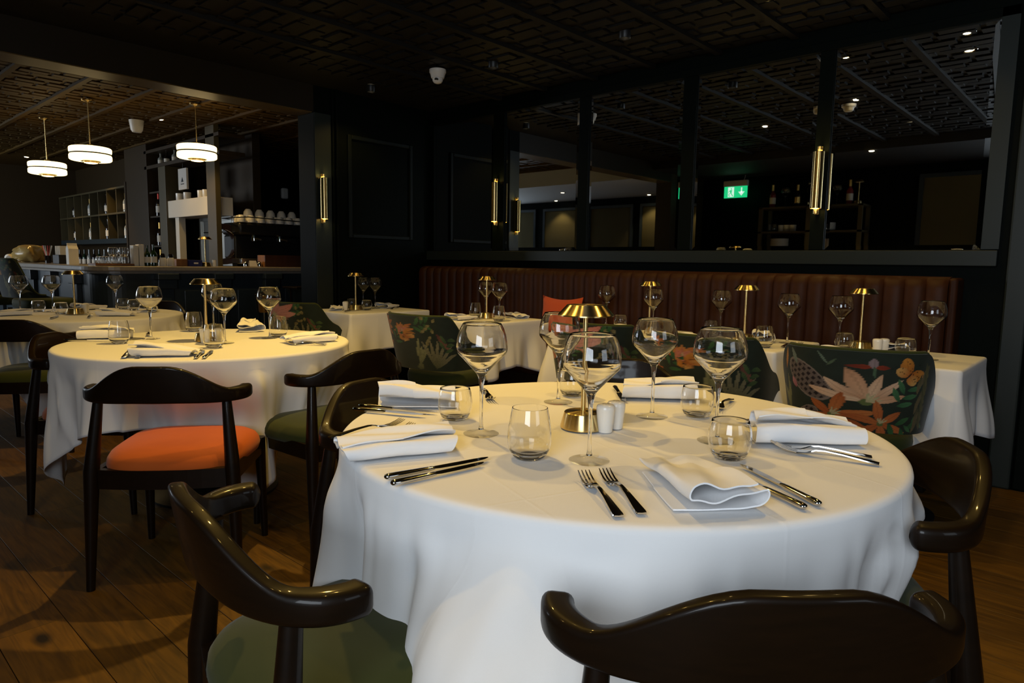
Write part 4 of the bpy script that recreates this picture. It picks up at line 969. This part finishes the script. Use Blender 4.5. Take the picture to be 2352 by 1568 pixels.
brass_lamp(3.293, 4.80, ZT, 'brass mushroom table lamp'+F); shaker(3.21, 4.83, 'white shaker left of the lamp'+F); shaker(3.24, 4.87, 'second white shaker left of the lamp'+F); napkin(2, 3.14, 4.86, 50, 'folded white napkin at the left'+F, .9); napkin(0, 3.66, 4.86, 20, 'folded white napkin at the right'+F, .95)
cutlery(KN, 'knife', (3.06, 4.62), (3.22, 4.70), 'knife at the left'+F); cutlery(FK, 'fork', (3.55, 4.66), (3.70, 4.76), 'fork before the right napkin'+F)
# ------------------------------------------------------------------ bar
def outline(x0, y0, r):
    p = [(XBAR-.02, y0), (x0+r, y0)]+[(x0+r-r*math.sin(a), y0+r-r*math.cos(a)) for a in [PI/2*i/10 for i in range(1, 10)]]+[(x0, y0+r), (x0, 13.2)]
    return p
def slab(outer, inner, z0, z1):
    b = MB(); n = len(outer)
    b.loft([[(x, y, z0) for x, y in outer]+[(x, y, z0) for x, y in reversed(inner)], [(x, y, z1) for x, y in outer]+[(x, y, z1) for x, y in reversed(inner)]]); return b
t = thing('bar_counter', 'long bar counter with pale grey top and dark panelled front, corner rounded', 'bar', (2, 7, 0))
inn = [(XBAR-.02, 7.62), (2.55, 7.62), (2.55, 13.2)]
L0 = lambda pts: [(x-2, y-7) for x, y in pts]
build(slab(L0(outline(1.95, 7.0, .30)), L0(inn), 1.030, 1.078), 'counter_top', M['counter'], t, bevel=.010, smooth=False)
build(slab(L0(outline(1.975, 7.025, .28)), L0(inn), 1.008, 1.030), 'top_moulding', M['counter'], t, smooth=False)
build(slab(L0(outline(2.02, 7.07, .25)), L0([(XBAR-.02, 7.58), (2.51, 7.58), (2.51, 13.2)]), 0, 1.008), 'bar_front', M['bluegrey'], t, smooth=False)
for x in (2.62, 3.17, 3.72, 4.27):
    b = MB().box((x-2-.075, .03, 0), (x-2+.075, .08, .86)); b.box((x-2-.09, -.01, .86), (x-2+.09, .08, .95)); b.box((x-2-.10, -.04, .95), (x-2+.10, .08, 1.008))
    b.box((x-2-.05, .022, .12), (x-2+.05, .04, .78)); build(b, 'pilaster', M['bluegrey'], t, smooth=False, bevel=.006)
for x in (2.80, 3.35, 3.90): build(MB().box((x-2, .055, .14), (x-2+.24, .075, .84)), 'front_panel', M['bluegrey'], t, smooth=False, bevel=.008)
for y in (7.6, 8.4, 9.2, 10.0, 10.8): 
    b = MB().box((-.02, y-7-.07, 0), (.03, y-7+.07, .90)); b.box((-.05, y-7-.09, .90), (.03, y-7+.09, 1.008)); build(b, 'pilaster', M['bluegrey'], t, smooth=False, bevel=.006)
ZK = 1.0785
def bottle_meshes(h, r, nf=.36):
    p = [(0, .002), (r*.8, 0), (r, .006), (r, h*.52), (r*.98, h*.56), (r*.75, h*.63), (r*.42, h*.70), (r*.36, h*.76), (r*.34, h*.95), (r*.40, h*.955), (r*.40, h*.99), (0, h)]
    return MB().lathe(p, 20), MB().lathe([(r*1.012, h*.16), (r*1.012, h*.44)], 20), MB().lathe([(r*.40, h*.74), (r*.42, h), (0, h+.001)], 16)
BOT = {}
def bottle(x, y, z, h, gm, fm, label, r=.037, lm='label', group='bottles around the bar'):
    key = (h, gm, fm, lm)
    if key not in BOT:
        a, b, c = bottle_meshes(h, r); BOT[key] = (a.mesh('glass_body', M[gm]), b.mesh('paper_label', M[lm]) if lm else None, c.mesh('foil', M[fm]) if fm else None)
    t = thing('bottle', label, 'bottle', (x, y, z), 0, group); a, b, c = BOT[key]
    link('glass_body', a, t)
    if b: link('paper_label', b, t)
    if c: link('foil', c, t)
def simple(name, mb, m, loc, label, cat, group=None, rz=0, bevel=0, sm=True): return tag(build(mb, name, M[m], None, loc, rz, smooth=sm, bevel=bevel), label, cat, group)
# on the front leg of the counter
t = thing('serving_tray', 'amber edged serving tray holding glasses at the rounded bar corner', 'tray', (2.22, 7.28, ZK))
build(MB().box((-.17, -.11, 0), (.17, .11, .006)), 'tray_base', M['darktimber'], t); b = MB()
for lo, hi in (((-.17, -.11, .006), (.17, -.10, .022)), ((-.17, .10, .006), (.17, .11, .022)), ((-.17, -.10, .006), (-.16, .10, .022)), ((.16, -.10, .006), (.17, .10, .022))): b.box(lo, hi)
build(b, 'tray_rim', M['timber'], t, smooth=False)
for i, (dx, dy, dz) in enumerate(((-.10, -.03, 0), (0, -.05, 0), (.10, -.03, 0), (-.05, .05, 0), (.06, .05, 0), (.10, -.03, .086), (0, -.05, .086))):
    tag(link('tumbler', TUM['low'], None, (2.22+dx, 7.28+dy, ZK+.0065+dz)), 'clear tumbler on the bar serving tray, %s' % ('front left', 'front middle, lower', 'front right, lower', 'back left', 'back right', 'front right, stacked', 'front middle, stacked')[i], 'tumbler', 'tumblers on the bar tray')
for i, (x, dz) in enumerate(((2.405, 0), (2.455, 0))):
    simple('menu_holder', MB().box((-.022, -.05, 0), (.022, .05, .20+.01*i)), 'card', (x, 7.22, ZK), ('tall white card holder left of the bar bottles', 'second white card holder, touching the bar bottles')[i], 'menu holder', 'white card holders on the bar', bevel=.003)
bottle(2.515, 7.20, ZK, .205, 'greenglass', None, 'small dark oil bottle with pale label, left of a pair on the bar', .030)
bottle(2.585, 7.23, ZK, .215, 'greenglass', None, 'small dark oil bottle with pale label, right of a pair on the bar', .030)
for i, x in enumerate((2.66, 2.735)):
    t = thing('condiment_jar', ('squat jar with cream label and dark lid, left of two on the bar', 'squat jar with cream label and dark lid, right of two on the bar')[i], 'jar', (x, 7.20, ZK), 0, 'jars on the bar')
    build(MB().lathe([(0, 0), (.032, 0), (.033, .004), (.033, .072), (.024, .086), (0, .086)], 20), 'body', M['label'], t); build(MB().lathe([(0, .086), (.024, .086), (.022, .112), (.012, .128), (0, .128)], 16), 'lid', M['darkglass'], t)
simple('wooden_box', MB().box((-.055, -.05, 0), (.055, .05, .075)), 'timber', (2.845, 7.25, ZK), 'small pale wooden box on the bar left of the blue box', 'box', bevel=.004)
t = thing('blue_box', 'dark blue box with a pale printed band on the bar', 'box', (2.965, 7.20, ZK)); build(MB().box((-.065, -.05, 0), (.065, .05, .066)), 'carton', M['blue'], t, bevel=.002, smooth=False)
build(MB().box((-.022, -.0506, .026), (.022, -.0500, .042)), 'printed_band', M['card'], t, smooth=False)
brass_lamp(3.085, 7.20, ZK, 'brass mushroom table lamp on the bar before the steel hatch')
b = MB()
for i in range(5): b.lathe([(0, .014*i), (.018, .014*i), (.021, .014*i+.012), (.021, .014*i+.0138), (0, .014*i+.0138)], 16)
simple('cup_stack', b, 'porcelain', (3.165, 7.18, ZK), 'short stack of white espresso lids beside the bar lamp', 'lids')
t = thing('card_stand', 'small white tent card in a chrome stand on the bar', 'card stand', (3.60, 7.20, ZK))
build(MB().add([(-.045, -.02, .004), (.045, -.02, .004), (.040, .0, .068), (-.040, .0, .068), (-.045, .02, .004), (.045, .02, .004)], [(0, 1, 2, 3), (3, 2, 5, 4)]), 'tent_card', M['card'], t, smooth=False)
for s in (-1, 1): build(MB().lathe([(0, 0), (.026, 0), (.028, .03), (.020, .055), (.010, .062), (0, .062)], 18), 'chrome_foot', M['chrome'], t, (s*.078, 0, 0))
t = thing('wooden_crate', 'low reddish wooden crate on the bar under the coffee machine', 'crate', (3.98, 7.22, ZK))
for lo, hi, n in (((-.27, -.09, 0), (.27, -.075, .13), 'front_board'), ((-.27, .075, 0), (.27, .09, .13), 'back_board'), ((-.27, -.075, 0), (-.255, .075, .13), 'end_board'), ((.255, -.075, 0), (.27, .075, .13), 'end_board'), ((-.255, -.075, 0), (.255, .075, .01), 'base_board')):
    build(MB().box(lo, hi), n, M['timber' if n == 'end_board' else 'darktimber'], t, bevel=.002, smooth=False)
# coffee machine
t = thing('coffee_machine', 'large dark espresso machine with white cups on its rail, right of the hatch', 'coffee machine', (4.10, 7.72, ZK))
build(MB().box((-.50, -.22, .36), (.50, .22, .50)), 'upper_body', M['blackmetal'], t, bevel=.03); build(MB().box((-.48, -.06, .09), (.48, .22, .36)), 'back_body', M['blackmetal'], t, bevel=.02)
build(MB().box((-.50, -.26, .03), (.50, .22, .09)), 'drip_tray', M['brushed'], t, bevel=.006)
b = MB(); rg = []
for i in range(21):
    a = math.radians(-100+200*i/20); w_ = .030+.045*math.cos(math.radians(-100+200*i/20))**2
    rg.append([(-.60+(.20+s1*w_)*math.cos(a), dy, .25+(.20+s1*w_)*math.sin(a)) for s1, dy in ((-1, -.03), (1, -.03), (1, .03), (-1, .03))])
build(b.loft(rg), 'side_arch', M['darktimber'], t, smooth=True, angle=30)
build(MB().tube([(-.60+.165*math.cos(math.radians(a)), -.034, .25+.165*math.sin(math.radians(a))) for a in range(-80, 81, 10)], .005, 8), 'arch_inlay', M['chrome'], t)
build(MB().tube([(-.56, -.24, .545), (-.4, -.25, .558), (.45, -.25, .535), (.54, -.20, .53), (.54, .2, .53), (-.5, .2, .55), (-.56, -.24, .545)], .006, 8), 'cup_rail', M['blackmetal'], t)
for x in (-.30, .02, .34):
    o = build(MB().lathe([(0, .02), (.034, .02), (.036, 0), (.036, -.045), (.030, -.05), (0, -.05)], 18), 'group_head', M['chrome'], t, (x, -.17, .34)); build(MB().tube([(0, -.03, -.02), (0, -.19, -.04)], .011, 8), 'filter_handle', M['blackmetal'], o)
cup = MB().lathe([(0, 0), (.054, 0), (.055, .005), (.048, .050), (.032, .074), (.026, .082), (0, .083)], 20).mesh('cup', M['porcelain'], True, 50)
ORD = ['first', 'second', 'third', 'fourth', 'fifth', 'sixth', 'seventh', 'eighth', 'ninth', 'tenth', 'eleventh', 'twelfth', 'thirteenth', 'fourteenth']
for r_, (yy, n) in enumerate(((-.17, 8), (-.05, 8), (.07, 7))):
    for i in range(n):
        tag(link('cup', cup, None, (4.10-.45+.118*i+.03*r_, 7.72+yy, ZK+.501), random.random()*6), 'white upturned cup, %s from the left in the %s row on the espresso machine' % (ORD[i], ('front', 'middle', 'back')[r_]), 'cup', 'cups on the espresso machine')
for i in range(5): tag(link('cup', cup, None, (4.10-.27+.14*i, 7.72+.02, ZK+.585), 1.0*i), 'white upturned cup, %s from the left in the upper layer on the espresso machine' % ORD[i], 'cup', 'upper cups on the espresso machine')
simple('wall_dispenser', MB().box((-.05, -.03, 0), (.05, .03, .15)), 'plastic', (5.0, 9.0, 2.02), 'white dispenser high in the dark recess behind the espresso machine', 'dispenser', bevel=.02)
# left leg of the counter
P = []
rn = random.Random(3)
for i in range(17):
    th = PI*i/16; P.append([((.17*math.sin(th)**.8)*(1+.22*math.sin(5*a+3*th)*math.sin(3*th)+.10*math.sin(9*a+5*th)+.07*math.sin(17*a-8*th))*math.cos(a), (.16*math.sin(th)**.8)*(1+.25*math.sin(4*a+2*th))*math.sin(a), max(.0, .11-.115*math.cos(th)+.02*math.sin(6*a)*math.sin(th)**2)) for a in [2*PI*j/36 for j in range(37)]])
simple('plastic_bag', MB().grid(P), 'amber', (2.26, 10.5, ZK), 'crumpled amber plastic bag on the far bar counter', 'bag')
simple('linen_roll', MB().tube([(-.16, 0, .05), (-.1, .0, .055), (.1, 0, .055), (.16, 0, .05)], [.03, .05, .052, .03], 16), 'card', (2.2, 11.3, ZK), 'pale rolled cloth left of the plastic bag on the bar', 'cloth', rz=1.3)
t = thing('straw_cup', 'small cup of paper straws on the far bar counter', 'straws', (2.28, 9.75, ZK)); build(MB().lathe([(0, 0), (.03, 0), (.036, .09), (.034, .09), (.028, .004), (0, .004)], 16), 'cup', M['darkglass'], t)
for i in range(7): build(MB().tube([(0, 0, .01), (.05*math.cos(i*.9), .05*math.sin(i*.9), .21)], .004, 6), 'straw', M['red' if i % 2 else 'card'], t)
t = thing('menu_caddy', 'dark caddy of upright menu cards on the far bar counter', 'caddy', (2.28, 9.05, ZK)); build(MB().box((-.09, -.12, 0), (.09, .12, .10)), 'tray', M['blackmetal'], t, bevel=.004)
for i in range(6): build(MB().box((-.07, -.10+.036*i, .05), (.07, -.094+.036*i, .20)), 'card', M['card' if i % 3 else 'plastic'], t, smooth=False)
t = thing('milk_carton', 'plain white gabled carton standing at the rounded bar corner', 'carton', (2.20, 8.45, ZK)); b = MB().box((-.047, -.047, 0), (.047, .047, .165))
b.add([(-.047, -.047, .165), (.047, -.047, .165), (.047, .047, .165), (-.047, .047, .165), (-.047, 0, .205), (.047, 0, .205)], [(0, 1, 5, 4), (2, 3, 4, 5), (1, 2, 5), (3, 0, 4)])
build(b, 'body', M['card'], t, smooth=False); build(MB().box((-.047, -.003, .204), (.047, .003, .225)), 'gable_fin', M['card'], t, smooth=False)
# back wall of the bar on x = 3.4: hatch, pillars, wine column, bottle shelf
trim((3.40, 7.62, 0), (3.46, 7.84, ZB), M['olive'], .004); trim((3.40, 9.02, 0), (3.62, 9.24, 2.30), M['olive'], .004); trim((3.40, 9.62, 0), (3.62, 10.42, ZB), M['brownwall'], .004)
trim((3.95, 7.84, 0), (4.05, 9.9, ZB), M['brownwall'], .004)
trim((3.42, 7.84, 1.66), (3.70, 9.02, 1.868), M['card'], .004)
trim((3.40, 7.50, 2.30), (3.70, 9.7, 2.345), M['brownwall'], .004); trim((3.40, 7.50, 2.50), (3.70, 9.7, 2.54), M['brownwall'], .004)
trim((3.44, 8.75, 1.0), (3.52, 8.86, 1.66), M['card'], .004)
t = thing('steel_hatch', 'brushed steel serving hatch door below the pale bulkhead', 'hatch', (3.72, 8.30, 1.08))
build(MB().box((-.02, -.40, .02), (.02, .40, .56)), 'door_panel', M['brushed'], t, bevel=.004)
b = MB()
for lo, hi in (((-.04, -.44, 0), (.02, -.40, .58)), ((-.04, .40, 0), (.02, .44, .58)), ((-.04, -.40, .54), (.02, .40, .58)), ((-.04, -.40, .0), (.02, .40, .03))): b.box(lo, hi)
build(b, 'frame', M['brushed'], t, smooth=False); build(MB().tube([(-.035, -.3, .40), (-.05, -.28, .40), (-.05, .28, .40), (-.035, .3, .40)], .008, 8), 'handle', M['chrome'], t)
trim((3.42, 7.84, .0), (3.9, 9.02, 1.05), M['brownwall'], .004)
mug = MB().lathe([(0, 0), (.038, 0), (.042, .006), (.045, .09), (.042, .09), (.038, .008), (0, .008)], 20).mesh('mug', M['porcelain'], True, 50)
for i, y in enumerate((8.85, 8.62, 8.22, 8.08)): tag(link('mug', mug, None, (3.50, y, 1.869)), 'cream pot over the hatch, %s from the left' % ORD[i], 'pot', 'pots over the hatch')
t = thing('wall_notice', 'white box notice with a small grey emblem hanging over the hatch', 'notice', (3.46, 8.62, 1.99)); build(MB().box((-.012, -.12, 0), (.012, .12, .25)), 'board', M['plastic'], t, smooth=False)
build(MB().add([(-.0128, -.035, .09), (-.0128, .035, .09), (-.0128, 0, .15)], [(0, 1, 2)]), 'emblem', M['bluegrey'], t, smooth=False)
build(MB().box((-.0129, -.05, .06), (-.0122, .05, .07)), 'printed_line', M['bluegrey'], t, smooth=False); build(MB().tube([(0, 0, .25), (0, 0, .31)], .004, 6), 'hanger', M['blackmetal'], t)
for i, y in enumerate((8.0, 8.2, 8.45, 8.7, 8.95, 9.2, 9.4)): bottle(3.50, y, 2.346, .15, 'darkglass' if i % 2 else 'paleglass', None, 'small bottle on the high shelf over the hatch, %s from the near end' % ORD[i], .034, group='small bottles over the hatch')
t = thing('wine_column', 'tall narrow wine rack in the niche beside the hatch', 'wine rack', (3.50, 9.43, 0))
for z in (.95, 1.30, 1.68, 2.02 - .03): build(MB().box((-.08, -.19, z), (.12, .19, z+.02)), 'shelf', M['brownwall'], t, smooth=False)
build(MB().box((.12, -.19, .9), (.14, .19, 2.4)), 'back_panel', M['wood'], t, smooth=False)
WL = ['upper', 'middle', 'lower']
for i, z in enumerate((1.70, 1.32, .97)):
    for j, y in enumerate((9.37, 9.50)): bottle(3.49, y, z+.001, .30, 'darkglass', 'red' if z > 1.6 else 'gold', 'dark wine bottle %s on the %s shelf of the wine column' % (('nearer', 'farther')[j], WL[i]))
t = thing('bottle_shelf', 'long open shelf unit with dividers full of bottles behind the bar', 'shelf', (3.55, 12.05, 0))
for z, h in ((1.42-.06, .07), (1.775, .025), (2.13, .025)): build(MB().box((-.15, -1.6, z), (.15, 1.6, z+h)), 'shelf', M['olive' if h < .05 else 'bluegrey'], t, smooth=False)
for i in range(9):
    for z0, z1 in ((1.43, 1.775), (1.80, 2.13)): build(MB().box((-.14, -1.6+.4*i-.012, z0), (.15, -1.6+.4*i+.012, z1)), 'divider', M['olive'], t, smooth=False)
build(MB().box((.15, -1.6, 1.36), (.17, 1.6, 2.15)), 'back_panel', M['wood'], t, smooth=False); build(MB().box((-.16, -1.66, 0), (.16, -1.60, 2.2)), 'end_post', M['brownwall'], t, smooth=False)
build(MB().box((-.15, -1.6, 0), (.15, 1.6, 1.0)), 'base_cabinet', M['brownwall'], t, smooth=False)
for row_, z in (('upper', 1.802), ('lower', 1.432)):
    for i in range(8):
        for q in range(1+(i*7+len(row_)) % 2):
            gm = ('paleglass', 'darkglass', 'greenglass', 'paleglass')[(i+q*2+len(row_)) % 4]
            bottle(3.50, 10.62+.4*i+.13*q, z, .27 if (i+q) % 3 else .30, gm, 'gold' if i % 4 == 0 else None, 'spirit bottle in the %s row behind the bar, %s cubby from the near end, %s' % (row_, ORD[i], ('nearer', 'farther')[q]), .036, group='spirit bottles, %s row behind the bar' % row_)
for i in range(12): bottle(3.52, 10.6+.25*i, 1.001, .28, ('greenglass', 'darkglass', 'paleglass')[i % 3], None, 'bottle under the bottle shelf, %s from the near end' % ORD[i], .036, group='bottles under the shelf')
struct(build(MB().box((3.74, 10.42, 0), (3.85, YBAR, ZB)), 'wall_bar_shelf', M['brownwall'], smooth=False))
# stand with ice bucket and towel before the bar
t = thing('ice_bucket_stand', 'chrome ice bucket on a slim stand before the dark bar front', 'ice bucket', (3.42, 6.62, 0))
build(MB().lathe([(0, .62), (.075, .62), (.082, .64), (.098, .80), (.102, .805), (.098, .81), (.094, .80), (.078, .645), (0, .64)], 28), 'bucket', M['chrome'], t)
build(MB().tube([(0, 0, .01), (0, 0, .62)], .012, 10), 'post', M['chrome'], t); build(MB().lathe([(0, 0), (.14, 0), (.14, .01), (.02, .02), (0, .02)], 24), 'base', M['chrome'], t)
t = thing('serving_stand', 'slim folding serving stand against the bar front near the column', 'stand', (3.86, 6.55, 0))
for s in (-1, 1): build(MB().tube([(s*.17, 0, 0), (s*.17, 0, .86)], .012, 8), 'leg', M['wood'], t)
build(MB().box((-.19, -.15, .86), (.19, .15, .88)), 'top', M['wood'], t, bevel=.004)
P = [[(.02+.14*i/12, -.155-.02*math.sin(i*.9)*(j/10)-.004, .886-.20*(j/10)*(1-.25*math.sin(i*.5))) for j in range(11)] for i in range(13)]
b = MB().grid(P); b.grid([[(.02+.14*i/12, -.155+.25*j/6, .886+.012*math.sin(i*1.1)*math.sin(j*1.3)**2) for j in range(7)] for i in range(13)])
simple('service_towel', b, 'napkin', (3.86, 6.55, .0), 'white service towel hung over the stand before the bar', 'towel')
# ------------------------------------------------------------------ service shelf seen in the mirrors
t = thing('service_shelf', 'open dark wooden service shelf with bottles on top, seen in the mirrors', 'shelf', (-.985, 3.38, 0))
for y in (-.66, .0, .66):
    for x in (-.17, .17): build(MB().box((x-.02, y-.025, 0), (x+.02, y+.025, 2.0)), 'post', M['olive'], t, smooth=False)
for z in (.45, 1.0, 1.36, 1.64, 1.98): build(MB().box((-.19, -.685, z), (.19, .685, z+.025)), 'shelf', M['olive'], t, smooth=False)
build(MB().box((-.20, -.685, .3), (-.185, .685, 2.0)), 'back_panel', M['wall'], t, smooth=False)
SX = -.93; ST = 2.006
bottle(SX, 3.93, ST, .32, 'pinkglass', 'gold', 'rose bottle with pink label at the far end of the service shelf top', .042, 'label', 'bottles on the service shelf')
bottle(SX, 2.90, ST, .32, 'pinkglass', 'gold', 'rose bottle with pink label at the near end of the service shelf top', .042, 'label', 'bottles on the service shelf')
bottle(SX, 3.58, ST, .30, 'darkglass', 'gold', 'dark gold-foiled bottle on the service shelf top, beside the middle', .042, 'gold', 'bottles on the service shelf')
bottle(SX, 3.21, ST, .30, 'darkglass', 'gold', 'dark gold-foiled bottle on the service shelf top, near the lamp end', .042, 'gold', 'bottles on the service shelf')
for i, y in enumerate((3.75, 3.40, 3.06)):
    t = thing('wine_glass', ('stemmed glass on the service shelf beside the far rose bottle', 'stemmed glass on the service shelf between two gold bottles', 'stemmed glass on the service shelf by the near rose bottle')[i], 'wine glass', (SX, y, ST), 0, 'stemmed wine glasses'); link('foot', GFT, t); link('stem', GST, t); link('bowl', GBO, t)
brass_lamp(SX, 2.79, ST, 'brass mushroom lamp at the end of the service shelf top')
for i, y in enumerate((3.78, 3.70, 3.62)): tag(link('mug', mug, None, (SX, y, 1.666)), 'white cup, %s of three on the middle board of the service shelf' % ORD[i], 'cup', 'cups on the service shelf')
for i, y in enumerate((3.95, 3.88)): tag(link('tumbler', TUM['tall'], None, (SX, y, 1.666)), 'tall tumbler, %s of two at the end of the service shelf' % ORD[i], 'tumbler', 'tumblers on the service shelf')
pl = MB().lathe([(0, 0), (.07, 0), (.11, .012), (.125, .020), (.124, .023), (.10, .016), (0, .008)], 28).mesh('plate', M['porcelain'], True, 50)
for i in range(14): tag(link('plate', pl, None, (SX, 3.80, 1.386+.012*i)), 'white plate, %s from the bottom of the tall stack on the service shelf' % ORD[i], 'plate', 'plates on the service shelf')
for i in range(8): tag(link('plate', pl, None, (SX, 3.18, 1.666+.012*i)), 'white plate, %s from the bottom of the low stack on the service shelf' % ORD[i], 'plate', 'plates in the low stack')
